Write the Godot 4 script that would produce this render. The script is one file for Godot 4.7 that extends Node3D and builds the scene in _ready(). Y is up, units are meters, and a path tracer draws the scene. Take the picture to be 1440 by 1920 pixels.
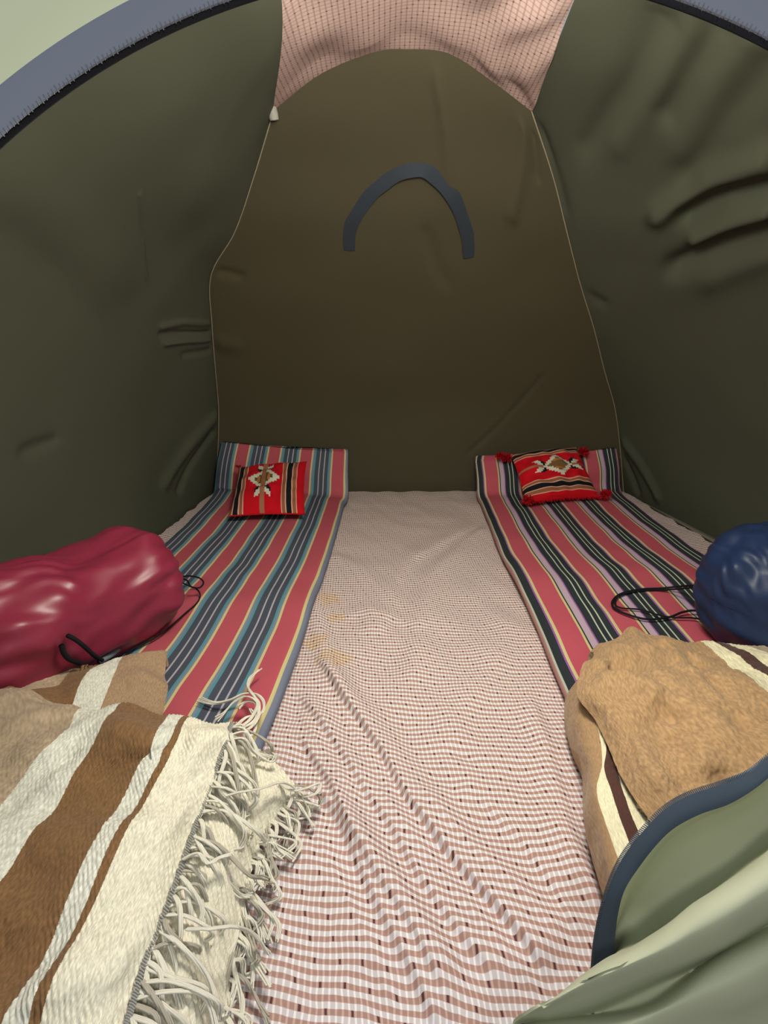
extends Node3D
# A small dome tent seen through its unzipped round door: two striped sleeping mats with cushions, two stuffed
# sleeping bags, two folded wool blankets, a checked cloth on the floor and the tied-down door panel.

var noise := FastNoiseLite.new()
var fine := FastNoiseLite.new()
var soft := FastNoiseLite.new()

# ---------------------------------------------------------------- mesh helpers
class MB:
	var v := PackedVector3Array()
	var n := PackedVector3Array()
	var uv := PackedVector2Array()
	var c := PackedColorArray()
	var ix := PackedInt32Array()
	var tint := Color.WHITE

	static func normals(g: Array, flip: bool, wrap: bool) -> Array:
		var out := []
		var h: int = g.size()
		var w: int = g[0].size()
		for j in h:
			var row := PackedVector3Array()
			var ra: PackedVector3Array = g[maxi(j - 1, 0)]
			var rb: PackedVector3Array = g[mini(j + 1, h - 1)]
			var r: PackedVector3Array = g[j]
			for i in w:
				var il := i - 1
				var ir := i + 1
				if il < 0:
					il = w - 2 if wrap else 0
				if ir > w - 1:
					ir = 1 if wrap else w - 1
				var du: Vector3 = r[ir] - r[il]
				var dv: Vector3 = rb[i] - ra[i]
				var m := dv.cross(du)
				if m.length_squared() < 1e-16:
					m = Vector3(0, 1e-6, 0)
				row.append((-m if flip else m).normalized())
			out.append(row)
		return out

	func grid(g: Array, t: Array, flip := false, wrap := false, nn: Array = [], tints: Array = []) -> Array:
		if nn.is_empty():
			nn = normals(g, flip, wrap)
		var base := v.size()
		var h: int = g.size()
		var w: int = g[0].size()
		for j in h:
			v.append_array(g[j])
			n.append_array(nn[j])
			if t.is_empty():
				for i in w:
					uv.append(Vector2(float(i) / (w - 1), float(j) / (h - 1)))
			else:
				uv.append_array(t[j])
			if tints.is_empty():
				for i in w:
					c.append(tint)
			else:
				c.append_array(tints[j])
		for j in h - 1:
			for i in w - 1:
				var a := base + j * w + i
				if flip:
					ix.append_array([a, a + w, a + 1, a + 1, a + w, a + w + 1])
				else:
					ix.append_array([a, a + 1, a + w, a + 1, a + w + 1, a + w])
		return nn

	func strip(a: PackedVector3Array, b: PackedVector3Array, ta: PackedVector2Array, away: Vector3) -> void:
		var g := [a, b]
		var probe: Vector3 = MB.normals(g, false, false)[0][a.size() / 2]
		grid(g, [ta, ta], probe.dot(away) < 0.0)

	# a cloth with thickness: the given side, the other side and the rim
	func sheet(g: Array, t: Array, th: float, hint := Vector3.UP, tints: Array = []) -> void:
		var h: int = g.size()
		var w: int = g[0].size()
		var trial := MB.normals(g, false, false)
		var sum := Vector3.ZERO
		for j in h:
			sum += trial[j][w / 2]
		var flip := sum.dot(hint) < 0.0
		if t.is_empty():
			t = []
			for j in h:
				var tr := PackedVector2Array()
				for i in w:
					tr.append(Vector2(float(i) / (w - 1), float(j) / (h - 1)))
				t.append(tr)
		var nn := grid(g, t, flip, false, [], tints)
		var g2 := []
		for j in h:
			var row := PackedVector3Array()
			for i in w:
				row.append(g[j][i] - nn[j][i] * th)
			g2.append(row)
		grid(g2, t, not flip, false, [], tints)
		var mid: Vector3 = g[h / 2][w / 2]
		strip(g[0], g2[0], t[0], g[0][w / 2] - mid)
		strip(g[h - 1], g2[h - 1], t[h - 1], g[h - 1][w / 2] - mid)
		for side in [0, w - 1]:
			var a := PackedVector3Array()
			var b := PackedVector3Array()
			var tt := PackedVector2Array()
			for j in h:
				a.append(g[j][side])
				b.append(g2[j][side])
				tt.append(t[j][side])
			strip(a, b, tt, g[h / 2][side] - mid)

	func tube(path: PackedVector3Array, r0: float, r1: float, sides := 6, squash := 1.0) -> void:
		var g := []
		var nn := []
		var m := path.size()
		var side := Vector3.ZERO
		for k in m:
			var d := (path[mini(k + 1, m - 1)] - path[maxi(k - 1, 0)]).normalized()
			if side == Vector3.ZERO:
				side = d.cross(Vector3.UP if absf(d.y) < 0.9 else Vector3.RIGHT).normalized()
			side = (side - d * side.dot(d)).normalized()
			var up := side.cross(d)
			var r := lerpf(r0, r1, float(k) / (m - 1))
			var row := PackedVector3Array()
			var nr := PackedVector3Array()
			for i in sides + 1:
				var a := TAU * i / sides
				var o := side * cos(a) + up * sin(a)
				nr.append(o)
				row.append(path[k] + side * cos(a) * r + up * sin(a) * r * squash)
			g.append(row)
			nn.append(nr)
		var e0: PackedVector3Array = PackedVector3Array()
		var e1: PackedVector3Array = PackedVector3Array()
		for i in sides + 1:
			e0.append(path[0])
			e1.append(path[m - 1])
		g.insert(0, e0)
		g.append(e1)
		nn.insert(0, nn[0])
		nn.append(nn[nn.size() - 1])
		var probe: Vector3 = MB.normals(g, false, true)[m / 2][0]
		var flip: bool = probe.dot(nn[m / 2][0]) < 0.0
		grid(g, [], flip, true, nn)

	func mesh(m: Material) -> ArrayMesh:
		var a := []
		a.resize(Mesh.ARRAY_MAX)
		a[Mesh.ARRAY_VERTEX] = v
		a[Mesh.ARRAY_NORMAL] = n
		a[Mesh.ARRAY_TEX_UV] = uv
		a[Mesh.ARRAY_COLOR] = c
		a[Mesh.ARRAY_INDEX] = ix
		var am := ArrayMesh.new()
		am.add_surface_from_arrays(Mesh.PRIMITIVE_TRIANGLES, a)
		am.surface_set_material(0, m)
		return am


# a smooth line through the points, n pieces
static func flow(p: PackedVector3Array, n: int) -> PackedVector3Array:
	var m := p.size() - 1
	var o := PackedVector3Array()
	for i in n + 1:
		var x := float(i) / n * m
		var k := mini(int(x), m - 1)
		var a := p[k - 1] if k > 0 else 2.0 * p[0] - p[1]
		var d := p[k + 2] if k + 2 <= m else 2.0 * p[m] - p[m - 1]
		var b := p[k]
		var c := p[k + 1]
		var l := 1.5 * b.distance_to(c)      # slopes held back, so that uneven spacing makes no loops
		var mb := ((c - a) * 0.5).limit_length(minf(l, 1.5 * a.distance_to(b)))
		var mc := ((d - b) * 0.5).limit_length(minf(l, 1.5 * c.distance_to(d)))
		var t := x - k
		var t2 := t * t
		var t3 := t2 * t
		o.append(b * (2.0 * t3 - 3.0 * t2 + 1.0) + mb * (t3 - 2.0 * t2 + t) + c * (3.0 * t2 - 2.0 * t3) + mc * (t3 - t2))
	return o

# a smooth surface through rows of points
static func net(rows: Array, nu: int, nv: int) -> Array:
	var lines := []
	for r in rows:
		lines.append(flow(PackedVector3Array(r), nu))
	var g := []
	for j in nv + 1:
		var e := PackedVector3Array()
		e.resize(nu + 1)
		g.append(e)
	for i in nu + 1:
		var col := PackedVector3Array()
		for l in lines:
			col.append(l[i])
		col = flow(col, nv)
		for j in nv + 1:
			g[j][i] = col[j]
	return g

static func to_line(q: Vector2, pts: Array) -> Vector2:   # (signed distance, place along)
	var best := 1e9
	var sign_ := 1.0
	var at := 0.0
	for k in pts.size() - 1:
		var a: Vector2 = pts[k]
		var d: Vector2 = pts[k + 1] - a
		var t := clampf((q - a).dot(d) / d.length_squared(), 0.0, 1.0)
		var e := q - a - d * t
		var l := e.length_squared()
		if l < best:
			best = l
			sign_ = 1.0 if d.cross(q - a) > 0.0 else -1.0
			at = (k + t) / (pts.size() - 1)
	return Vector2(sqrt(best) * sign_, at)

static func crease(g: Array, list: Array, up := false) -> void:
	var nn := MB.normals(g, false, false)
	var h: int = g.size()
	var w: int = g[0].size()
	for j in h:
		for i in w:
			var q := Vector2(float(i) / (w - 1), float(j) / (h - 1))
			q = Vector2(q.x, q.y)
			var s := 0.0
			for f in list:
				var d := to_line(q, f[1])
				var x: float = d.x / f[2]
				if absf(x) < 3.0:
					s += f[3] * exp(-x * x)
			var e := minf(minf(q.x, 1.0 - q.x), minf(q.y, 1.0 - q.y)) / (0.10 if up else 0.02)
			g[j][i] += nn[j][i] * s * clampf(e, 0.0, 1.0) * (-1.0 if up and nn[h / 2][w / 2].y < 0.0 else 1.0)

func put(called: String, m: Mesh, parent: Node = self) -> MeshInstance3D:
	var o := MeshInstance3D.new()
	o.name = called
	o.mesh = m
	parent.add_child(o, true)
	return o

func thing(called: String, label: String, category: String, at := Vector3.ZERO) -> Node3D:
	var o := Node3D.new()
	o.name = called
	add_child(o, true)
	o.position = at
	o.set_meta("label", label)
	o.set_meta("category", category)
	return o

func structure(called: String, m: Mesh, label: String) -> MeshInstance3D:
	var o := put(called, m)
	o.set_meta("kind", "structure")
	o.set_meta("label", label)
	return o

func mat(c: Color, rough := 0.9, spec := 0.3) -> StandardMaterial3D:
	var m := StandardMaterial3D.new()
	m.albedo_color = c
	m.roughness = rough
	m.metallic_specular = spec
	m.cull_mode = BaseMaterial3D.CULL_DISABLED
	return m

func painted(w: int, h: int, f: Callable, rough := 0.9, spec := 0.3) -> StandardMaterial3D:
	var im := Image.create(w, h, false, Image.FORMAT_RGB8)
	for y in h:
		for x in w:
			im.set_pixel(x, y, f.call((x + 0.5) / w, (y + 0.5) / h))
	var m := mat(Color.WHITE, rough, spec)
	m.albedo_texture = ImageTexture.create_from_image(im)
	m.vertex_color_use_as_albedo = true
	return m

static func rgb(r: int, g: int, b: int) -> Color:
	return Color(r / 255.0, g / 255.0, b / 255.0)

static func bands(list: Array, x: float) -> Color:   # [[upper end, colour], ...]
	for b in list:
		if x < b[0]:
			return b[1]
	return list[list.size() - 1][1]

# ---------------------------------------------------------------- the scene
func _ready() -> void:
	noise.seed = 7
	noise.frequency = 1.0
	fine.seed = 21
	fine.frequency = 1.0
	fine.fractal_octaves = 3
	soft.seed = 31
	soft.frequency = 1.0
	soft.fractal_type = FastNoiseLite.FRACTAL_NONE

	var cam := Camera3D.new()
	cam.name = "camera"
	cam.position = Vector3(0, 0.72, 0)
	cam.rotation = Vector3(-atan(0.35), 0, 0)
	cam.fov = rad_to_deg(2.0 * atan(0.96))
	cam.near = 0.02
	add_child(cam)
	cam.current = true

	var env := Environment.new()
	env.background_mode = Environment.BG_SKY
	var sky := Sky.new()
	var sm := ProceduralSkyMaterial.new()
	sm.sky_top_color = rgb(150, 158, 165)
	sm.sky_horizon_color = rgb(170, 170, 165)
	sm.ground_horizon_color = rgb(120, 115, 105)
	sm.ground_bottom_color = rgb(110, 105, 95)
	sm.sun_angle_max = 1.0
	sky.sky_material = sm
	env.sky = sky
	env.background_energy_multiplier = SKY_ENERGY
	env.tonemap_mode = Environment.TONE_MAPPER_LINEAR
	env.tonemap_exposure = 1.0
	env.sdfgi_enabled = true
	env.ssao_enabled = true
	env.ssil_enabled = true
	var we := WorldEnvironment.new()
	we.name = "world"
	we.environment = env
	add_child(we)

	var torch := OmniLight3D.new()
	torch.name = "torch_light"
	torch.position = TORCH_AT
	torch.light_color = Color(1.0, 0.985, 0.95)
	torch.light_energy = TORCH_ENERGY
	torch.light_size = 0.12
	torch.omni_range = 8.0
	torch.omni_attenuation = 2.0
	torch.shadow_enabled = true
	add_child(torch)

	var phone := OmniLight3D.new()
	phone.name = "phone_light"
	phone.position = Vector3(0.06, 0.84, 0.14)
	phone.light_color = Color(1.0, 0.99, 0.96)
	phone.light_energy = 0.15
	phone.light_size = 0.03
	phone.omni_range = 8.0
	phone.omni_attenuation = 2.0
	phone.shadow_enabled = true
	add_child(phone)

	tent()
	floor_cloth()
	mats()
	cushions()
	sleeping_bags()
	left_blanket()
	right_blanket()
	door_panel()

const SKY_ENERGY := 1.15
const TORCH_AT := Vector3(0.12, 1.09, -0.72)
const TORCH_ENERGY := 0.79

func tent() -> void:
	var olive := mat(rgb(75, 77, 65), 0.6, 0.3)
	var back_cloth := mat(rgb(76, 71, 55), 0.62, 0.3)
	var g := net([
		[Vector3(-0.79, -0.015, -2.37), Vector3(-0.748, 0.181, -2.348), Vector3(-0.711, 0.374, -2.304), Vector3(-0.682, 0.556, -2.222), Vector3(-0.646, 0.725, -2.118), Vector3(-0.597, 0.879, -1.999), Vector3(-0.476, 0.998, -1.892), Vector3(-0.377, 1.121, -1.767), Vector3(-0.285, 1.24, -1.633)],
		[Vector3(-0.83, -0.015, -1.8), Vector3(-0.854, 0.197, -1.804), Vector3(-0.856, 0.41, -1.788), Vector3(-0.821, 0.615, -1.738), Vector3(-0.757, 0.798, -1.649), Vector3(-0.651, 0.957, -1.554), Vector3(-0.516, 1.09, -1.456), Vector3(-0.363, 1.198, -1.352), Vector3(-0.19, 1.27, -1.25)],
		[Vector3(-0.92, -0.015, -1.1), Vector3(-0.967, 0.2, -1.102), Vector3(-0.979, 0.42, -1.091), Vector3(-0.94, 0.635, -1.065), Vector3(-0.857, 0.835, -1.029), Vector3(-0.724, 1.007, -0.993), Vector3(-0.558, 1.147, -0.957), Vector3(-0.37, 1.255, -0.918), Vector3(-0.16, 1.31, -0.88)],
		[Vector3(-0.98, -0.015, -0.167), Vector3(-1.036, 0.197, -0.241), Vector3(-1.044, 0.414, -0.317), Vector3(-0.991, 0.626, -0.391), Vector3(-0.9, 0.826, -0.461), Vector3(-0.759, 0.997, -0.521), Vector3(-0.579, 1.134, -0.569), Vector3(-0.372, 1.232, -0.603), Vector3(-0.15, 1.29, -0.623)]], 220, 220)
	# the net runs from the back seam to the door, so creases are given as (up the wall, along the wall)
	crease(g, [
		[0, [Vector2(0.500, 0.013), Vector2(0.481, 0.131), Vector2(0.456, 0.212)], 0.007, -0.01],
		[0, [Vector2(0.475, 0.013), Vector2(0.456, 0.125), Vector2(0.438, 0.212)], 0.006, 0.01],
		[0, [Vector2(0.456, 0.019), Vector2(0.438, 0.113), Vector2(0.419, 0.200)], 0.006, -0.012],
		[0, [Vector2(0.425, 0.019), Vector2(0.400, 0.131)], 0.008, 0.009],
		[0, [Vector2(0.550, 0.544), Vector2(0.512, 0.450), Vector2(0.450, 0.375)], 0.03, 0.006],
		[0, [Vector2(0.613, 0.531), Vector2(0.588, 0.444), Vector2(0.531, 0.344)], 0.04, -0.004],
		[0, [Vector2(0.681, 0.350), Vector2(0.625, 0.306), Vector2(0.550, 0.263)], 0.0035, -0.006],
		[0, [Vector2(0.237, 0.013), Vector2(0.163, 0.150), Vector2(0.100, 0.256)], 0.015, -0.016],
		[0, [Vector2(0.188, 0.025), Vector2(0.125, 0.131), Vector2(0.069, 0.206)], 0.01, 0.014],
		[0, [Vector2(0.244, 0.537), Vector2(0.250, 0.494)], 0.01, 0.01],
		[0, [Vector2(0.775, 0.056), Vector2(0.631, 0.181), Vector2(0.500, 0.300)], 0.05, 0.006],
		[0, [Vector2(0.938, 0.250), Vector2(0.812, 0.206), Vector2(0.675, 0.219)], 0.05, -0.004]])
	ripple(g, 0.006, 3.0)
	var b := MB.new()
	b.sheet(g, [], 0.004, Vector3.RIGHT)
	structure("wall_left", b.mesh(olive), "dark olive tent side wall on the left, puckered beside the rear seam")
	g = net([
		[Vector3(1.115, -0.015, -2.37), Vector3(1.06, 0.186, -2.344), Vector3(0.992, 0.38, -2.303), Vector3(0.893, 0.547, -2.226), Vector3(0.795, 0.706, -2.13), Vector3(0.689, 0.852, -2.023), Vector3(0.589, 0.988, -1.899), Vector3(0.49, 1.119, -1.769), Vector3(0.381, 1.238, -1.634)],
		[Vector3(1.21, -0.015, -1.8), Vector3(1.238, 0.217, -1.804), Vector3(1.223, 0.448, -1.782), Vector3(1.162, 0.663, -1.718), Vector3(1.069, 0.852, -1.619), Vector3(0.926, 1.006, -1.519), Vector3(0.754, 1.131, -1.423), Vector3(0.561, 1.225, -1.333), Vector3(0.35, 1.28, -1.25)],
		[Vector3(1.27, -0.015, -1.1), Vector3(1.321, 0.218, -1.102), Vector3(1.322, 0.455, -1.088), Vector3(1.262, 0.683, -1.057), Vector3(1.153, 0.89, -1.018), Vector3(0.987, 1.057, -0.981), Vector3(0.79, 1.184, -0.944), Vector3(0.571, 1.272, -0.91), Vector3(0.34, 1.32, -0.88)],
		[Vector3(1.3, -0.015, -0.167), Vector3(1.367, 0.211, -0.246), Vector3(1.371, 0.445, -0.328), Vector3(1.303, 0.67, -0.407), Vector3(1.187, 0.878, -0.479), Vector3(1.022, 1.054, -0.541), Vector3(0.818, 1.186, -0.587), Vector3(0.585, 1.27, -0.616), Vector3(0.34, 1.31, -0.63)]], 220, 220)
	crease(g, [
		[0, [Vector2(0.681, 0.375), Vector2(0.694, 0.287), Vector2(0.688, 0.194)], 0.022, 0.03],
		[0, [Vector2(0.644, 0.362), Vector2(0.662, 0.300), Vector2(0.662, 0.237)], 0.018, -0.034],
		[0, [Vector2(0.606, 0.350), Vector2(0.613, 0.294), Vector2(0.613, 0.237)], 0.014, 0.026],
		[0, [Vector2(0.569, 0.338), Vector2(0.575, 0.275), Vector2(0.575, 0.194)], 0.025, -0.036],
		[0, [Vector2(0.537, 0.331), Vector2(0.525, 0.250)], 0.03, 0.018],
		[0, [Vector2(0.900, 0.388), Vector2(0.887, 0.294), Vector2(0.869, 0.119)], 0.025, -0.012],
		[0, [Vector2(0.869, 0.400), Vector2(0.856, 0.319), Vector2(0.831, 0.188)], 0.03, 0.01],
		[0, [Vector2(0.850, 0.431), Vector2(0.838, 0.356), Vector2(0.819, 0.287)], 0.02, -0.013],
		[0, [Vector2(0.812, 0.444), Vector2(0.794, 0.362), Vector2(0.762, 0.275)], 0.03, 0.01],
		[0, [Vector2(0.781, 0.444), Vector2(0.756, 0.344), Vector2(0.719, 0.263)], 0.025, -0.01],
		[0, [Vector2(0.950, 0.006), Vector2(0.881, 0.000), Vector2(0.806, 0.000)], 0.02, -0.012],
		[0, [Vector2(0.156, 0.013), Vector2(0.100, 0.069), Vector2(0.031, 0.138)], 0.012, 0.014],
		[0, [Vector2(0.119, 0.000), Vector2(0.062, 0.037), Vector2(0.019, 0.062)], 0.01, -0.014],
		[0, [Vector2(0.606, 0.000), Vector2(0.556, 0.037)], 0.012, -0.008]])
	ripple(g, 0.006, 3.0)
	b = MB.new()
	b.sheet(g, [], 0.004, Vector3.LEFT)
	structure("wall_right", b.mesh(olive), "dark olive tent side wall on the right with deep gathered folds")
	g = net([
		[Vector3(-0.79, -0.015, -2.37), Vector3(-0.473, -0.015, -2.376), Vector3(-0.155, -0.015, -2.379), Vector3(0.162, -0.015, -2.38), Vector3(0.48, -0.015, -2.379), Vector3(0.798, -0.015, -2.376), Vector3(1.115, -0.015, -2.37)],
		[Vector3(-0.748, 0.181, -2.348), Vector3(-0.447, 0.183, -2.363), Vector3(-0.145, 0.184, -2.37), Vector3(0.156, 0.185, -2.372), Vector3(0.458, 0.185, -2.37), Vector3(0.759, 0.186, -2.362), Vector3(1.06, 0.186, -2.344)],
		[Vector3(-0.711, 0.374, -2.304), Vector3(-0.427, 0.378, -2.323), Vector3(-0.143, 0.38, -2.335), Vector3(0.141, 0.382, -2.339), Vector3(0.425, 0.382, -2.335), Vector3(0.708, 0.382, -2.322), Vector3(0.992, 0.38, -2.303)],
		[Vector3(-0.682, 0.556, -2.222), Vector3(-0.419, 0.561, -2.238), Vector3(-0.157, 0.564, -2.248), Vector3(0.106, 0.563, -2.251), Vector3(0.368, 0.561, -2.249), Vector3(0.63, 0.555, -2.241), Vector3(0.893, 0.547, -2.226)],
		[Vector3(-0.646, 0.725, -2.118), Vector3(-0.406, 0.733, -2.129), Vector3(-0.166, 0.737, -2.136), Vector3(0.074, 0.737, -2.14), Vector3(0.315, 0.731, -2.141), Vector3(0.555, 0.721, -2.137), Vector3(0.795, 0.706, -2.13)],
		[Vector3(-0.597, 0.879, -1.999), Vector3(-0.383, 0.893, -2.004), Vector3(-0.169, 0.9, -2.008), Vector3(0.046, 0.899, -2.012), Vector3(0.26, 0.891, -2.016), Vector3(0.475, 0.875, -2.02), Vector3(0.689, 0.852, -2.023)],
		[Vector3(-0.476, 0.998, -1.892), Vector3(-0.298, 1.023, -1.885), Vector3(-0.121, 1.038, -1.881), Vector3(0.057, 1.041, -1.88), Vector3(0.234, 1.034, -1.884), Vector3(0.411, 1.017, -1.89), Vector3(0.589, 0.988, -1.899)],
		[Vector3(-0.377, 1.121, -1.767), Vector3(-0.232, 1.157, -1.747), Vector3(-0.088, 1.179, -1.734), Vector3(0.056, 1.186, -1.73), Vector3(0.201, 1.178, -1.735), Vector3(0.345, 1.156, -1.748), Vector3(0.49, 1.119, -1.769)],
		[Vector3(-0.285, 1.24, -1.633), Vector3(-0.155, 1.293, -1.568), Vector3(-0.025, 1.322, -1.531), Vector3(0.05, 1.326, -1.526), Vector3(0.15, 1.321, -1.533), Vector3(0.26, 1.285, -1.577), Vector3(0.381, 1.238, -1.634)]], 200, 200)
	crease(g, [
		[0, [Vector2(0.619, 0.963), Vector2(0.637, 0.900), Vector2(0.644, 0.825)], 0.02, -0.006],
		[0, [Vector2(0.575, 0.713), Vector2(0.631, 0.600)], 0.02, 0.006],
		[0, [Vector2(0.931, 0.944), Vector2(0.875, 0.856), Vector2(0.831, 0.775)], 0.02, -0.01],
		[0, [Vector2(0.963, 0.944), Vector2(0.938, 0.869)], 0.015, 0.006],
		[0, [Vector2(0.838, 0.350), Vector2(0.700, 0.194), Vector2(0.625, 0.119)], 0.006, 0.004],
		[0, [Vector2(0.000, 0.450), Vector2(0.056, 0.438)], 0.02, -0.008],
		[0, [Vector2(0.025, 0.637), Vector2(0.081, 0.619)], 0.012, 0.006]])
	ripple(g, 0.004, 3.0)
	b = MB.new()
	b.sheet(g, [], 0.004, Vector3.BACK)
	var back := structure("wall_back", b.mesh(back_cloth), "brownish olive rear tent wall with a dark arch sewn on it")
	# the arch of dark tape
	var path: Array = [Vector2(0.3667, 0.6750), Vector2(0.3583, 0.7125), Vector2(0.3583, 0.7458), Vector2(0.3750, 0.7792), Vector2(0.4000, 0.8000), Vector2(0.4292, 0.8167), Vector2(0.4750, 0.8375), Vector2(0.5208, 0.8458), Vector2(0.5708, 0.8458), Vector2(0.6125, 0.8333), Vector2(0.6542, 0.8083), Vector2(0.6792, 0.7750), Vector2(0.6917, 0.7333), Vector2(0.6958, 0.7000), Vector2(0.6958, 0.6667)]
	var nn := MB.normals(g, false, false)
	var pts := PackedVector3Array()
	for q in path:
		var j := int(q.y * 200.0)
		var i := int(q.x * 200.0)
		var nb: Vector3 = nn[j][i]
		if nb.z < 0.0:
			nb = -nb
		pts.append(g[j][i] + nb * 0.004)
	b = MB.new()
	ribbon(b, flow(pts, 60), 0.036, 0.003, Vector3(0, -0.25, 1), 0.0012, 0.018)
	put("arched_tape", b.mesh(mat(rgb(50, 56, 66), 0.75)), back).set_meta("label", "dark blue grey arched tape")
	var thread := mat(rgb(150, 140, 120), 0.8)
	for side in [[Vector3(-0.79, -0.015, -2.37), Vector3(-0.748, 0.181, -2.348), Vector3(-0.711, 0.374, -2.304), Vector3(-0.682, 0.556, -2.222), Vector3(-0.646, 0.725, -2.118), Vector3(-0.597, 0.879, -1.999), Vector3(-0.476, 0.998, -1.892), Vector3(-0.377, 1.121, -1.767), Vector3(-0.285, 1.24, -1.633)], [Vector3(1.115, -0.015, -2.37), Vector3(1.06, 0.186, -2.344), Vector3(0.992, 0.38, -2.303), Vector3(0.893, 0.547, -2.226), Vector3(0.795, 0.706, -2.13), Vector3(0.689, 0.852, -2.023), Vector3(0.589, 0.988, -1.899), Vector3(0.49, 1.119, -1.769), Vector3(0.381, 1.238, -1.634)]]:
		b = MB.new()
		var line := flow(PackedVector3Array(side), 60)
		var seam := PackedVector3Array()
		for k in line.size():
			seam.append(line[k] + Vector3(0.003 * signf(0.16 - line[k].x), 0, 0.005))
		b.tube(seam, 0.0018, 0.0018, 6)
		put("seam", b.mesh(thread), back)
	b = MB.new()
	var toggle := PackedVector3Array([[Vector3(-0.79, -0.015, -2.37), Vector3(-0.748, 0.181, -2.348), Vector3(-0.711, 0.374, -2.304), Vector3(-0.682, 0.556, -2.222), Vector3(-0.646, 0.725, -2.118), Vector3(-0.597, 0.879, -1.999), Vector3(-0.476, 0.998, -1.892), Vector3(-0.377, 1.121, -1.767), Vector3(-0.285, 1.24, -1.633)][8] + Vector3(-0.004, 0.006, 0.012), [Vector3(-0.79, -0.015, -2.37), Vector3(-0.748, 0.181, -2.348), Vector3(-0.711, 0.374, -2.304), Vector3(-0.682, 0.556, -2.222), Vector3(-0.646, 0.725, -2.118), Vector3(-0.597, 0.879, -1.999), Vector3(-0.476, 0.998, -1.892), Vector3(-0.377, 1.121, -1.767), Vector3(-0.285, 1.24, -1.633)][8] + Vector3(0.002, -0.012, 0.012), [Vector3(-0.79, -0.015, -2.37), Vector3(-0.748, 0.181, -2.348), Vector3(-0.711, 0.374, -2.304), Vector3(-0.682, 0.556, -2.222), Vector3(-0.646, 0.725, -2.118), Vector3(-0.597, 0.879, -1.999), Vector3(-0.476, 0.998, -1.892), Vector3(-0.377, 1.121, -1.767), Vector3(-0.285, 1.24, -1.633)][8] + Vector3(0.004, -0.024, 0.010)])
	b.tube(toggle, 0.015, 0.012, 10, 1.0)
	put("seam_tab", b.mesh(mat(rgb(150, 145, 140), 0.7)), back)

	g = net([
		[Vector3(-0.285, 1.24, -1.633), Vector3(-0.155, 1.293, -1.568), Vector3(-0.025, 1.322, -1.531), Vector3(0.05, 1.326, -1.526), Vector3(0.15, 1.321, -1.533), Vector3(0.26, 1.285, -1.577), Vector3(0.381, 1.238, -1.634)],
		[Vector3(-0.19, 1.27, -1.25), Vector3(-0.1, 1.313, -1.25), Vector3(-0.01, 1.34, -1.25), Vector3(0.08, 1.35, -1.25), Vector3(0.17, 1.343, -1.25), Vector3(0.26, 1.32, -1.25), Vector3(0.35, 1.28, -1.25)],
		[Vector3(-0.16, 1.31, -0.88), Vector3(-0.077, 1.345, -0.88), Vector3(0.007, 1.367, -0.88), Vector3(0.09, 1.375, -0.88), Vector3(0.173, 1.37, -0.88), Vector3(0.257, 1.352, -0.88), Vector3(0.34, 1.32, -0.88)],
		[Vector3(-0.15, 1.29, -0.623), Vector3(-0.068, 1.304, -0.625), Vector3(0.013, 1.314, -0.626), Vector3(0.095, 1.32, -0.627), Vector3(0.177, 1.321, -0.628), Vector3(0.258, 1.318, -0.629), Vector3(0.34, 1.31, -0.63)]], 160, 220)
	ripple(g, 0.012, 5.0)
	for j in g.size():
		var e := smoothstep(0.0, 0.05, float(j) / 220.0)
		for i in g[j].size():
			var s := float(i) / 160.0
			g[j][i] += Vector3(0, -0.006 * e * sin(s * 38.0 + 3.0 * sin(j * 0.06)) * smoothstep(0.55, 1.0, s), 0)
	b = MB.new()
	var t := []
	for j in g.size():
		var row := PackedVector2Array()
		for i in g[j].size():
			row.append(Vector2(g[j][i].x / 0.0115 / 8.0, (g[j][i].z + 0.35 * g[j][i].y) / 0.0105 / 8.0))
		t.append(row)
	b.sheet(g, t, 0.003, Vector3.DOWN)
	var net_cloth := painted(128, 128, func(u: float, v: float) -> Color:
		var a := fposmod(u * 8.0, 1.0)
		var e := fposmod(v * 8.0, 1.0)
		var col := rgb(182, 156, 150)
		if a < 0.24:
			col = col.lerp(rgb(140, 112, 104), 0.6)
		if e < 0.22:
			col = col.lerp(rgb(138, 110, 104), 0.5)
		if a < 0.3 and e < 0.3 and (int(u * 8.0) + int(v * 8.0) * 3) % 4 == 0:
			col = rgb(104, 76, 72)
		return col, 0.9)
	structure("ceiling", b.mesh(net_cloth), "pink checked mesh panel at the top of the tent")

	# front of the tent round the open door
	var c: Vector3 = Vector3(0.052, 0.501, -0.347)
	var up: Vector3 = Vector3(0, 0.944, -0.33)
	var out_: Vector3 = Vector3(0, 0.33, 0.944)
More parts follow.
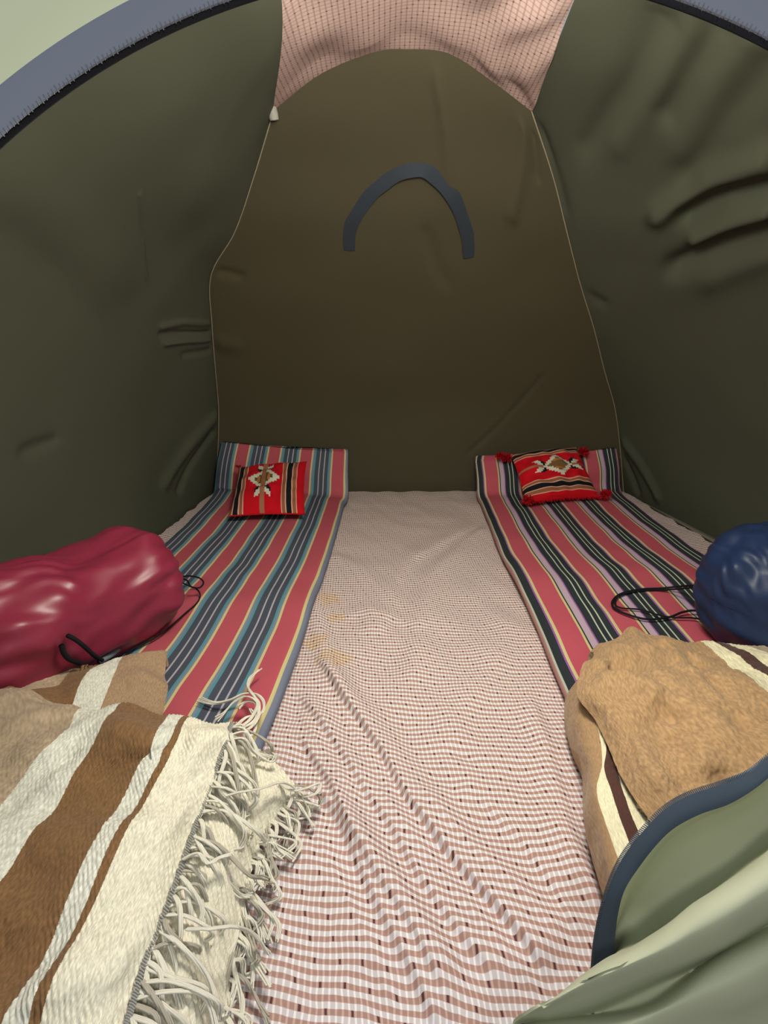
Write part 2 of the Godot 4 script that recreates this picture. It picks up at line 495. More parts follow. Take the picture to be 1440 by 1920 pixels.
	var ring: Array = [Vector3(1.36, 0.501, -0.347), Vector3(1.328, 0.606, -0.384), Vector3(1.286, 0.706, -0.419), Vector3(1.237, 0.801, -0.452), Vector3(1.179, 0.888, -0.483), Vector3(1.112, 0.968, -0.51), Vector3(1.039, 1.039, -0.535), Vector3(0.96, 1.101, -0.557), Vector3(0.877, 1.154, -0.576), Vector3(0.791, 1.199, -0.591), Vector3(0.703, 1.234, -0.604), Vector3(0.616, 1.261, -0.613), Vector3(0.53, 1.282, -0.62), Vector3(0.444, 1.295, -0.625), Vector3(0.363, 1.307, -0.629), Vector3(0.283, 1.315, -0.632), Vector3(0.205, 1.319, -0.633), Vector3(0.128, 1.319, -0.633), Vector3(0.052, 1.316, -0.632), Vector3(-0.023, 1.309, -0.63), Vector3(-0.097, 1.299, -0.626), Vector3(-0.171, 1.285, -0.622), Vector3(-0.244, 1.268, -0.615), Vector3(-0.317, 1.249, -0.609), Vector3(-0.391, 1.225, -0.6), Vector3(-0.463, 1.195, -0.59), Vector3(-0.534, 1.16, -0.578), Vector3(-0.603, 1.119, -0.563), Vector3(-0.669, 1.072, -0.547), Vector3(-0.734, 1.02, -0.529), Vector3(-0.794, 0.962, -0.508), Vector3(-0.849, 0.898, -0.486), Vector3(-0.899, 0.828, -0.461), Vector3(-0.94, 0.752, -0.435), Vector3(-0.974, 0.672, -0.407), Vector3(-1.004, 0.588, -0.378), Vector3(-1.029, 0.501, -0.347), Vector3(-1.045, 0.41, -0.315), Vector3(-1.047, 0.318, -0.283), Vector3(-1.039, 0.225, -0.251), Vector3(-1.022, 0.132, -0.218), Vector3(-0.996, 0.04, -0.186), Vector3(-0.895, -0.015, -0.167), Vector3(-0.728, -0.015, -0.167), Vector3(-0.599, -0.015, -0.167), Vector3(-0.494, -0.015, -0.167), Vector3(-0.407, -0.015, -0.167), Vector3(-0.331, -0.015, -0.167), Vector3(-0.264, -0.015, -0.167), Vector3(-0.203, -0.015, -0.167), Vector3(-0.147, -0.015, -0.167), Vector3(-0.094, -0.015, -0.167), Vector3(-0.044, -0.015, -0.167), Vector3(0.004, -0.015, -0.167), Vector3(0.052, -0.015, -0.167), Vector3(0.1, -0.015, -0.167), Vector3(0.148, -0.015, -0.167), Vector3(0.198, -0.015, -0.167), Vector3(0.251, -0.015, -0.167), Vector3(0.307, -0.015, -0.167), Vector3(0.368, -0.015, -0.167), Vector3(0.435, -0.015, -0.167), Vector3(0.511, -0.015, -0.167), Vector3(0.598, -0.015, -0.167), Vector3(0.703, -0.015, -0.167), Vector3(0.832, -0.015, -0.167), Vector3(0.999, -0.015, -0.167), Vector3(1.224, -0.015, -0.167), Vector3(1.326, 0.063, -0.194), Vector3(1.358, 0.171, -0.232), Vector3(1.375, 0.281, -0.27), Vector3(1.376, 0.392, -0.309)]
	var rows := []
	for f in [0.0, 0.03, 0.08, 0.2, 0.4, 0.7, 1.0]:
		var row := PackedVector3Array()
		for k in 289:
			var a := TAU * k / 288.0
			var d := Vector3.RIGHT * cos(a) + up * sin(a)
			var k0 := int(k / 4) % 72
			var rr: float = lerpf(c.distance_to(ring[k0]), c.distance_to(ring[(k0 + 1) % 72]), (k % 4) / 4.0)
			var r := lerpf(0.526 + 0.0022 * sin(a * 90.0) + 0.0015 * sin(a * 41.0), rr, f)
			var p := c + d * r
			p += out_ * (0.006 * sin(a * 9.0 + f * 25.0) * f * (1.0 - f) * 4.0 + 0.0025 * f)
			row.append(p)
		rows.append(row)
	b = MB.new()
	b.sheet(rows, [], 0.003, out_)
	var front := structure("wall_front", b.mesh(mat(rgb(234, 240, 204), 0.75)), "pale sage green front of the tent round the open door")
	b = MB.new()
	var inner := []
	for f in [0.0, 0.15, 0.5, 0.85, 1.0]:
		var row := PackedVector3Array()
		for k in 289:
			var a := TAU * k / 288.0
			var d := Vector3.RIGHT * cos(a) + up * sin(a)
			row.append(c + d * lerpf(0.5025, 0.531, f) + out_ * (0.003 + 0.0012 * sin(f * PI)))
		inner.append(row)
	b.sheet(inner, [], 0.002, out_)
	put("zipper_tape", b.mesh(mat(rgb(140, 146, 162), 0.85, 0.15)), front).set_meta("label", "blue grey zipper tape round the door")
	b = MB.new()
	for k in 900:
		var a := TAU * k / 900.0
		var d := Vector3.RIGHT * cos(a) + up * sin(a)
		var p := c + d * 0.5025 + out_ * 0.0035
		var w := d * (0.0022 + 0.0008 * sin(k * 1.7))
		b.tube(PackedVector3Array([p - w, p, p + w]), 0.0006, 0.0005, 4)
	put("zipper_teeth", b.mesh(mat(rgb(118, 122, 132), 0.5, 0.5)), front)
	b = MB.new()
	var lip := []
	for f in 3:
		var row := PackedVector3Array()
		for k in 289:
			var a := TAU * k / 288.0
			var d := Vector3.RIGHT * cos(a) + up * sin(a)
			row.append(c + d * (0.506 - 0.0026 * f) - out_ * (0.0005 + 0.001 * f))
		lip.append(row)
	b.sheet(lip, [], 0.0015, out_)
	put("zipper_lip", b.mesh(mat(rgb(34, 34, 38), 0.8)), front)

	b = MB.new()
	var fl := []
	for j in 21:
		var row := PackedVector3Array()
		for i in 21:
			var s := i / 20.0
			var f := j / 20.0
			row.append(Vector3(lerpf(lerpf(-1.0, -0.80, f), lerpf(1.32, 1.125, f), s), -0.014, lerpf(-0.165, -2.385, f)))
		fl.append(row)
	b.sheet(fl, [], 0.012, Vector3.UP)
	structure("floor", b.mesh(mat(rgb(66, 64, 52), 0.7)), "dark groundsheet floor of the tent")
	b = MB.new()
	fl = []
	for j in 9:
		var row := PackedVector3Array()
		for i in 9:
			row.append(Vector3(lerpf(-6, 6, i / 8.0), -0.03, lerpf(6, -6, j / 8.0)))
		fl.append(row)
	b.sheet(fl, [], 0.05, Vector3.UP)
	structure("trim_1", b.mesh(mat(rgb(120, 108, 90), 0.95)), "sandy ground the tent stands on")

func ripple(g: Array, amount: float, f: float) -> void:
	var nn := MB.normals(g, false, false)
	var h: int = g.size()
	var w: int = g[0].size()
	for j in h:
		for i in w:
			var e := minf(minf(i, w - 1 - i) / (0.06 * w), minf(j, h - 1 - j) / (0.06 * h))
			var p: Vector3 = g[j][i]
			g[j][i] += nn[j][i] * amount * clampf(e, 0.0, 1.0) * soft.get_noise_3dv(p * f)

# a flat band along a path
func ribbon(b: MB, path: PackedVector3Array, width: float, th: float, face: Vector3, wobble := 0.0, swell := 0.0) -> void:
	var g := []
	var m := path.size()
	for k in m:
		var d := (path[mini(k + 1, m - 1)] - path[maxi(k - 1, 0)]).normalized()
		var s := d.cross(face).normalized()
		var row := PackedVector3Array()
		for i in 5:
			var f := i / 4.0 - 0.5
			row.append(path[k] + s * f * (width + wobble * sin(k * 0.9) + swell * sin(PI * k / (m - 1))) + face.normalized() * (0.0015 * cos(f * PI)))
		g.append(row)
	b.sheet(g, [], th, face)

func floor_cloth() -> void:
	var folds: Array = [
		[[Vector2(-0.160, -1.052), Vector2(-0.087, -0.903), Vector2(-0.041, -0.826), Vector2(0.000, -0.746), Vector2(0.042, -0.646), Vector2(0.086, -0.573), Vector2(0.124, -0.518), Vector2(0.147, -0.489), Vector2(0.178, -0.445), Vector2(0.194, -0.410)], 0.005, 0.04, 0.016],
		[[Vector2(-0.177, -0.919), Vector2(-0.124, -0.840), Vector2(-0.076, -0.758), Vector2(-0.026, -0.666), Vector2(0.016, -0.599), Vector2(0.051, -0.525), Vector2(0.099, -0.451), Vector2(0.141, -0.400)], 0.007, 0.03, 0.012],
		[[Vector2(-0.160, -0.804), Vector2(-0.089, -0.688), Vector2(-0.048, -0.590), Vector2(-0.007, -0.525), Vector2(0.034, -0.463), Vector2(0.077, -0.379)], 0.006, 0.03, 0.012],
		[[Vector2(-0.115, -0.688), Vector2(-0.066, -0.617), Vector2(-0.038, -0.556), Vector2(0.000, -0.476), Vector2(0.043, -0.400), Vector2(0.063, -0.356)], 0.007, 0.035, 0.012],
		[[Vector2(0.371, -1.932), Vector2(0.223, -1.748), Vector2(0.083, -1.572), Vector2(0.027, -1.418), Vector2(0.010, -1.217), Vector2(-0.026, -1.118)], 0.05, 0.02, 0.009],
		[[Vector2(0.433, -1.932), Vector2(0.284, -1.729), Vector2(0.132, -1.428), Vector2(0.109, -1.264), Vector2(0.076, -1.052), Vector2(0.054, -0.937)], 0.03, 0.04, 0.009],
		[[Vector2(-0.177, -1.628), Vector2(-0.069, -1.490), Vector2(-0.041, -1.314), Vector2(-0.033, -1.130)], 0.03, 0.03, 0.008],
		[[Vector2(-0.213, -1.371), Vector2(-0.150, -1.130), Vector2(-0.118, -0.982), Vector2(-0.058, -0.854)], 0.03, 0.02, 0.01],
		[[Vector2(0.325, -1.245), Vector2(0.253, -1.017), Vector2(0.139, -0.839), Vector2(0.113, -0.746)], 0.05, 0.03, 0.009],
		[[Vector2(-0.111, -1.217), Vector2(-0.057, -1.245), Vector2(0.014, -1.217), Vector2(0.107, -1.166)], 0.02, 0.03, 0.005],
		[[Vector2(0.298, -0.919), Vector2(0.290, -0.771), Vector2(0.273, -0.599), Vector2(0.276, -0.554), Vector2(0.275, -0.476)], 0.03, 0.015, 0.009],
		[[Vector2(-0.018, -0.688), Vector2(0.032, -0.599), Vector2(0.081, -0.525), Vector2(0.123, -0.470), Vector2(0.154, -0.427), Vector2(0.176, -0.389)], 0.006, 0.02, 0.0042],
		[[Vector2(-0.086, -0.656), Vector2(-0.031, -0.573), Vector2(0.011, -0.518), Vector2(0.053, -0.451), Vector2(0.081, -0.405)], 0.006, 0.02, 0.0042],
		[[Vector2(0.053, -0.677), Vector2(0.104, -0.599), Vector2(0.156, -0.533), Vector2(0.196, -0.489), Vector2(0.219, -0.451)], 0.007, 0.025, 0.0045],
		[[Vector2(-0.140, -0.677), Vector2(-0.094, -0.581), Vector2(-0.049, -0.496), Vector2(-0.013, -0.433), Vector2(0.012, -0.375)], 0.006, 0.02, 0.0036],
		[[Vector2(0.154, -0.656), Vector2(0.204, -0.581), Vector2(0.235, -0.503), Vector2(0.245, -0.451)], 0.006, 0.02, 0.0042],
		[[Vector2(-0.085, -0.870), Vector2(-0.028, -0.746), Vector2(0.017, -0.656)], 0.006, 0.018, 0.004],
		[[Vector2(-0.170, -0.870), Vector2(-0.104, -0.746), Vector2(-0.034, -0.636)], 0.006, 0.018, 0.0036],
		[[Vector2(0.114, -0.677), Vector2(0.206, -0.656), Vector2(0.257, -0.599), Vector2(0.253, -0.503)], 0.05, 0.03, 0.006],
		[[Vector2(0.149, -0.734), Vector2(0.086, -0.656), Vector2(0.085, -0.564)], 0.05, 0.04, 0.004],
		[[Vector2(-0.128, -0.599), Vector2(-0.057, -0.496), Vector2(-0.013, -0.410)], 0.02, 0.015, 0.006]]
	var boxes := []
	for f in folds:
		var r := Rect2(f[0][0], Vector2.ZERO)
		for q in f[0]:
			r = r.expand(q)
		boxes.append(r.grow(3.0 * maxf(f[1], f[2])))
	var g := []
	var t := []
	var tints := []
	var nu := 340
	var nv := 450
	for j in nv + 1:
		var z := lerpf(-0.19, -1.2, j / 290.0) if j < 290 else lerpf(-1.2, -2.335, (j - 290) / 160.0)
		var row := PackedVector3Array()
		var tr := PackedVector2Array()
		var cr_ := PackedColorArray()
		for i in nu + 1:
			var e0 := (z + 0.19) / -2.145
			var x0 := lerpf(-0.94, -0.775, e0) + 0.014 * noise.get_noise_2d(z * 9.0, 3.0)
			var x1 := lerpf(1.25, 1.10, e0) + 0.014 * noise.get_noise_2d(z * 9.0, 13.0)
			var x := lerpf(-0.26, 0.48, (i - 40) / 260.0)
			if i < 40:
				x = lerpf(x0, -0.26, i / 40.0)
			elif i > 300:
				x = lerpf(0.48, x1, (i - 300) / 40.0)
			var q := Vector2(x, z)
			var y := 0.002 + 0.003 * soft.get_noise_2d(x * 7.0, z * 7.0) + 0.002 * soft.get_noise_2d((x * 0.9 - z * 0.43) * 13.0 + 40.0, (x * 0.43 + z * 0.9) * 3.0) + 0.0004 * noise.get_noise_2d((x * 0.9 - z * 0.43) * 40.0, (x * 0.43 + z * 0.9) * 14.0)
			for k in folds.size():
				if boxes[k].has_point(q):
					var fo: Array = folds[k]
					var d := to_line(q, fo[0])
					var wd: float = fo[1] if d.x > 0.0 else fo[2]
					var e := d.x / wd
					if absf(e) < 3.0:
						y += fo[3] * exp(-e * e) * smoothstep(0.0, 0.12, d.y + 0.02) * smoothstep(0.0, 0.12, 1.02 - d.y)
			row.append(Vector3(x, maxf(y, -0.004), z))
			var wx := x + 0.006 * noise.get_noise_2d(x * 7.0 + 11.0, z * 7.0) + 0.6 * 0.0
			var wz := z + 0.008 * noise.get_noise_2d(x * 5.0 - 31.0, z * 5.0) + 0.25 * y - 0.13 * x + 0.19 * x * x
			tr.append(Vector2((wx * 0.9986 - wz * 0.052) / 0.0292, wz / 0.0984))
			var stain := 0.0
			for st in [[Vector2(-0.155, -1.32), 0.05], [Vector2(-0.165, -1.10), 0.045], [Vector2(-0.11, -1.03), 0.05], [Vector2(-0.13, -1.22), 0.03]]:
				stain = maxf(stain, 1.0 - q.distance_to(st[0]) / st[1] + 0.7 * noise.get_noise_2d(x * 30.0, z * 30.0))
			cr_.append(Color.WHITE.lerp(Color(1.0, 0.90, 0.62), smoothstep(0.1, 0.5, stain) * 0.75))
		g.append(row)
		t.append(tr)
		tints.append(cr_)
	var gingham := painted(128, 432, func(u: float, v: float) -> Color:
		var col_ := u * 4.0
		var row_ := v * 8.0
		var a := fposmod(col_, 1.0)
		var e := fposmod(row_, 1.0)
		var line := 1.0 - smoothstep(0.13, 0.2, absf(a - 0.5) * -1.0 + 0.5)
		var brown := smoothstep(0.0, 0.08, e) * (1.0 - smoothstep(0.48, 0.58, e))
		var c := rgb(206, 198, 200).lerp(rgb(170, 136, 128), brown)
		if line > 0.0:
			c = c.lerp(rgb(208, 176, 162), line * 0.8) if brown > 0.5 else c.lerp(rgb(240, 234, 238), line)
		var r := int(row_)
		if r % 2 == 0 and brown > 0.6 and int(col_) == (r / 2) % 4 and absf(a - 0.5) < 0.2:
			c = rgb(92, 62, 62)
		return c, 0.92, 0.2)
	var b := MB.new()
	b.sheet(g, t, 0.002, Vector3.UP, tints)
	var o := put("floor_cloth", b.mesh(gingham))
	o.set_meta("label", "wrinkled pink and white checked cloth spread over the tent floor between the mats")
	o.set_meta("category", "floor cloth")

func mat_mesh(st: Array, m: Material, puff: float, seed_: int) -> ArrayMesh:
	# across: left side wall, rounded edge, top, rounded edge, right side wall, then back along the bottom
	var fine_st := net(st, 1, 150)
	var g := []
	var t := []
	for j in fine_st.size():
		var a: Vector3 = fine_st[j][0]
		var z: Vector3 = fine_st[j][1]
		var jn := mini(j + 1, fine_st.size() - 1)
		var jp := maxi(j - 1, 0)
		var along: Vector3 = ((fine_st[jn][0] + fine_st[jn][1]) - (fine_st[jp][0] + fine_st[jp][1])).normalized()
		var across := (z - a).normalized()
		var up := across.cross(along).normalized()
		if up.y < 0.0 and up.z < 0.0:
			up = -up
		var f := float(j) / (fine_st.size() - 1)
		var low := minf(1.0, a.y / 0.045)
		var th := 0.043 if a.y < 0.06 else 0.03
		var end := 1.0
		if j == 0 or j == fine_st.size() - 1:
			end = 0.55
		var row := PackedVector3Array()
		var tr := PackedVector2Array()
		for i in 61:
			var s := i / 60.0
			var p := a.lerp(z, s)
			var edge := minf(s, 1.0 - s) / 0.03
			var drop := 0.0
			if edge < 1.0:
				drop = 0.014 * (1.0 - sqrt(1.0 - pow(1.0 - edge, 2.0)))
			drop += 0.012 * (1.0 - end)
			p += up * (puff * soft.get_noise_3d(p.x * 6.0 + seed_, p.y * 6.0, p.z * 6.0) - drop)
			row.append(p)
			tr.append(Vector2(s, f * 4.0))
		# sides and bottom
		row.append(z - up * th * 0.6 + across * 0.004)
		row.append(z - up * th - across * 0.006)
		row.append(a - up * th + across * 0.006)
		row.append(a - up * th * 0.6 - across * 0.004)
		row.append(row[0])
		for u in [1.0, 1.0, 0.0, 0.0, 0.0]:
			tr.append(Vector2(u, f * 4.0))
		g.append(row)
		t.append(tr)
	for k in [0, g.size() - 1]:      # closed ends
		var mid := Vector3.ZERO
		for p in g[k]:
			mid += p
		mid /= g[k].size()
		var e := PackedVector3Array()
		for p in g[k]:
			e.append(p.lerp(mid, 0.0) - (p - mid) * 0.98 * Vector3(0, 1, 0))
		if k == 0:
			g.insert(0, e)
			t.insert(0, t[0])
		else:
			g.append(e)
			t.append(t[t.size() - 1])
	var b := MB.new()
	var probe: Vector3 = MB.normals(g, false, true)[40][30]
	b.grid(g, t, probe.y < 0.0, true)
	return b.mesh(m)

func mats() -> void:
	var red := rgb(178, 82, 95)
	var straw := rgb(200, 190, 138)
	var dusk := rgb(124, 132, 154)
	var teal := rgb(84, 142, 156)
	var slate := rgb(72, 78, 92)
	var pale := rgb(172, 168, 178)
	var left_bands := [[0.35, red], [0.395, straw], [0.445, dusk], [0.49, teal], [0.60, slate], [0.63, pale], [0.745, slate], [0.775, pale], [0.875, slate], [0.915, teal], [0.955, dusk], [1.0, straw]]
	var left_cloth := painted(2048, 4, func(u: float, _v: float) -> Color:
		return bands(left_bands, fposmod((u * 820.0 - 122.0) / 203.0, 1.0)), 0.85)
	var o := thing("sleeping_mat", "striped mat on the left in red, slate blue and teal, head end propped up", "sleeping mat", Vector3(-0.48, 0, -1.4))
	put("mat_body", mat_mesh([
		[Vector3(-0.778, 0.045, -0.397), Vector3(-0.228, 0.045, -0.397)],
		[Vector3(-0.768, 0.045, -0.727), Vector3(-0.218, 0.045, -0.727)],
		[Vector3(-0.757, 0.045, -0.882), Vector3(-0.207, 0.045, -0.862)],
		[Vector3(-0.745, 0.045, -1.097), Vector3(-0.195, 0.045, -1.057)],
		[Vector3(-0.74, 0.053, -1.253), Vector3(-0.19, 0.053, -1.193)],
		[Vector3(-0.737, 0.045, -1.406), Vector3(-0.187, 0.045, -1.326)],
		[Vector3(-0.73, 0.045, -1.522), Vector3(-0.18, 0.045, -1.422)],
		[Vector3(-0.721, 0.045, -1.878), Vector3(-0.171, 0.045, -1.758)],
		[Vector3(-0.737, 0.045, -2.2), Vector3(-0.167, 0.045, -2.06)],
		[Vector3(-0.761, 0.047, -2.283), Vector3(-0.159, 0.047, -2.14)],
		[Vector3(-0.741, 0.148, -2.289), Vector3(-0.159, 0.128, -2.185)],
		[Vector3(-0.722, 0.24, -2.325), Vector3(-0.159, 0.2, -2.26)]], left_cloth, 0.004, 3), o).position = -o.position
	var lilac := rgb(186, 164, 182)
	var purple := rgb(150, 92, 158)
	var coal := rgb(46, 52, 56)
	var mint := rgb(186, 196, 178)
	var right_bands := [[0.355, rgb(184, 84, 99)], [0.395, straw], [0.42, coal], [0.535, lilac], [0.56, purple], [0.68, coal], [0.705, mint], [0.785, coal], [0.81, mint], [0.92, coal], [0.95, purple], [1.0, straw]]
	var right_cloth := painted(2048, 4, func(u: float, _v: float) -> Color:
		return bands(right_bands, fposmod((u - 0.05) / 0.236, 1.0)), 0.85)
	o = thing("sleeping_mat", "striped mat on the right in pink red, black and lilac, head end propped up", "sleeping mat", Vector3(0.7, 0, -1.4))
	put("mat_body", mat_mesh([
		[Vector3(0.353, 0.045, -0.457), Vector3(0.995, 0.045, -0.457)],
		[Vector3(0.363, 0.045, -0.857), Vector3(1.005, 0.045, -0.857)],
		[Vector3(0.368, 0.045, -0.986), Vector3(1.005, 0.045, -0.999)],
		[Vector3(0.377, 0.045, -1.149), Vector3(1.005, 0.045, -1.176)],
		[Vector3(0.379, 0.053, -1.352), Vector3(1.005, 0.053, -1.392)],
		[Vector3(0.38, 0.045, -1.576), Vector3(1.005, 0.045, -1.63)],
		[Vector3(0.394, 0.045, -1.874), Vector3(1.01, 0.045, -1.941)],
		[Vector3(0.403, 0.045, -2.074), Vector3(1.02, 0.045, -2.154)],
		[Vector3(0.404, 0.047, -2.155), Vector3(1.05, 0.047, -2.258)],
		[Vector3(0.403, 0.109, -2.198), Vector3(1.042, 0.133, -2.276)],
		[Vector3(0.403, 0.162, -2.27), Vector3(1.035, 0.212, -2.325)]], right_cloth, 0.004, 9), o).position = -o.position

# the woven pattern of both cushions; x runs across the stripes
func weave(x: float, y: float, c0: float, strong: bool) -> Color:
	var red := rgb(196, 14, 30)
	var black := rgb(24, 24, 28)
	var pale := rgb(214, 168, 150)
	var brown := rgb(150, 92, 66)
	var white := rgb(206, 204, 190)
	var green := rgb(82, 84, 46) if strong else rgb(120, 92, 56)
	var d := absf(x - c0) / 0.5
	# bands, seen from the middle outwards
	if d > 0.50:
		return bands([[0.53, pale], [0.61, brown], [0.645, pale], [0.78, black], [0.81, pale], [0.90, brown], [0.925, pale], [2.0, red]], d)
	var a := floorf(absf(x - c0) / 0.20 * 11.0) / 11.0
	var e := floorf(absf(y - 0.46) / 0.32 * 11.0) / 11.0
	if absf(x - c0) < (0.032 if strong else 0.022) and (strong or a + e / 1.6 > 0.36):
		return brown.lerp(pale, 0.35 * absf(sin(x * 400.0)))
	if a / 0.62 + e / 0.42 < 0.9:
		if a > 0.22 and a < 0.42 and e < 0.12:
			return rgb(190, 112, 60)
		return green
	if a / 0.98 + e / 0.56 < 1.04:
		return white
	if a > 0.08 and a < 0.46 and e - 0.5 * a > 0.34 and e - 0.5 * a < 0.52:
		return black
	if a > 0.08 and a < 0.46 and e - 0.5 * a >= 0.52 and e - 0.5 * a < 0.80:
		return white
	return red

# a stuffed cushion between four corners given as TL, TR, BR, BL
func cushion_body(q: Array, thick: float, sag: float) -> Array:
	var grids := []
	var along: Vector3 = (q[1] - q[0] + q[2] - q[3]).normalized()
	var down: Vector3 = (q[3] - q[0] + q[2] - q[1]).normalized()
	var up := down.cross(along).normalized()
	if up.y < 0.0:
		up = -up
	for side in [1.0, -1.0]:
		var g := []
		var t := []
		for j in 49:
			var y := j / 24.0 - 1.0
			var row := PackedVector3Array()
			var tr := PackedVector2Array()
			for i in 49:
				var x := i / 24.0 - 1.0
				var px := x * (1.0 - sag * (1.0 - y * y) * x * x)
				var py := y * (1.0 - sag * (1.0 - x * x) * y * y)
				var s := px * 0.5 + 0.5
				var f := py * 0.5 + 0.5
				var top: Vector3 = q[0].lerp(q[1], s)
				var low: Vector3 = q[3].lerp(q[2], s)
				var p := top.lerp(low, f)
				var e := pow(maxf(0.0, (1.0 - pow(absf(x), 2.4)) * (1.0 - pow(absf(y), 2.4))), 0.55)
				p += up * side * thick * e * (1.0 + 0.22 * soft.get_noise_2d(x * 2.2 + side, y * 2.2)) * (1.0 if side > 0.0 else 0.35)
				row.append(p)
				tr.append(Vector2(x * 0.5 + 0.5, y * 0.5 + 0.5))
			g.append(row)
			t.append(tr)
		grids.append([g, t, up * side])
	return grids

func cushion_mesh(q: Array, thick: float, sag: float, m: Material) -> ArrayMesh:
	var b := MB.new()
	for half in cushion_body(q, thick, sag):
		var probe: Vector3 = MB.normals(half[0], false, false)[24][24]
		b.grid(half[0], half[1], probe.dot(half[2]) < 0.0)
	return b.mesh(m)

func pompom(at: Vector3, r: float, seed_: int, m: Material) -> ArrayMesh:
	var b := MB.new()
	var rng := RandomNumberGenerator.new()
	rng.seed = seed_
	for k in 90:
		var d := Vector3(rng.randf_range(-1, 1), rng.randf_range(-0.6, 1), rng.randf_range(-1, 1)).normalized()
		var e := at + d * r * rng.randf_range(0.75, 1.1)
		b.tube(PackedVector3Array([at, at.lerp(e, 0.5) + Vector3(0, 0.001, 0), e]), 0.0022, 0.0016, 5)
	return b.mesh(m)

func cushions() -> void:
	var q: Array = [Vector3(-0.612, 0.155, -2.176), Vector3(-0.319, 0.188, -2.145), Vector3(-0.286, 0.075, -1.819), Vector3(-0.557, 0.075, -1.797)]
	var cloth := painted(256, 256, func(u: float, v: float) -> Color: return weave(u, v, 0.44, true), 0.9)
	var o := thing("cushion", "red woven cushion with upright black and brown stripes, on the left mat", "cushion", q[2].lerp(q[3], 0.5))
	put("cushion_cover", cushion_mesh(q, 0.042, 0.05, cloth), o).position = -o.position
	var red := mat(rgb(176, 16, 28), 0.9)
	var b := MB.new()
	b.tube(flow(PackedVector3Array([q[0], q[0].lerp(q[1], 0.5) + (q[3] - q[0]) * 0.025, q[1]]), 16), 0.003, 0.003, 6)
	put("piping", b.mesh(red), o).position = -o.position
	b = MB.new()
	b.tube(flow(PackedVector3Array([q[3], q[3].lerp(q[2], 0.5) - (q[3] - q[0]) * 0.025, q[2]]), 16), 0.003, 0.003, 6)
	put("piping", b.mesh(red), o).position = -o.position
	b = MB.new()
	for k in 9:
		var e: Vector3 = q[0] + Vector3(-0.012 + 0.003 * k, 0.010 + 0.002 * sin(k * 2.0), 0.004 * cos(k * 3.0))
		b.tube(PackedVector3Array([q[0], q[0].lerp(e, 0.6), e]), 0.0025, 0.0018, 5)
	put("corner_tuft", b.mesh(mat(rgb(120, 36, 44), 0.9)), o).position = -o.position

	q = [Vector3(0.543, 0.197, -2.243), Vector3(0.835, 0.221, -2.283), Vector3(0.875, 0.062, -2.064), Vector3(0.553, 0.062, -1.988)]
	cloth = painted(256, 256, func(u: float, v: float) -> Color: return weave(v, 1.0 - u, 0.46, false), 0.9)
	o = thing("cushion", "red woven cushion with crosswise stripes and pompom corners, on the right mat", "cushion", q[2].lerp(q[3], 0.5))
	put("cushion_cover", cushion_mesh(q, 0.05, 0.05, cloth), o).position = -o.position
	var wool := mat(rgb(176, 12, 26), 0.95)
	var k := 0
	for p in [q[0] + Vector3(-0.045, -0.006, 0.012), q[0] + Vector3(-0.02, -0.012, 0.02), q[1] + Vector3(0.028, -0.02, 0.02), q[2] + Vector3(0.02, 0.012, 0.01), q[3] + Vector3(0.008, 0.012, 0.01)]:
		k += 1
		put("pompom", pompom(p, 0.026 if k > 1 else 0.022, 50 + k, wool), o).position = -o.position
	b = MB.new()
	var rng := RandomNumberGenerator.new()
	rng.seed = 5
	for i in 150:
		var s := i / 150.0
		var p: Vector3 = q[3].lerp(q[2], s) - (q[3] - q[0]) * 0.03 * sin(s * PI)
		var e := p + Vector3(rng.randf_range(-0.006, 0.006), rng.randf_range(-0.008, 0.002), rng.randf_range(0.008, 0.018))
		b.tube(PackedVector3Array([p, p.lerp(e, 0.5) + Vector3(0, 0.002, 0), e]), 0.0022, 0.0015, 4)
	put("fringe", b.mesh(wool), o).position = -o.position

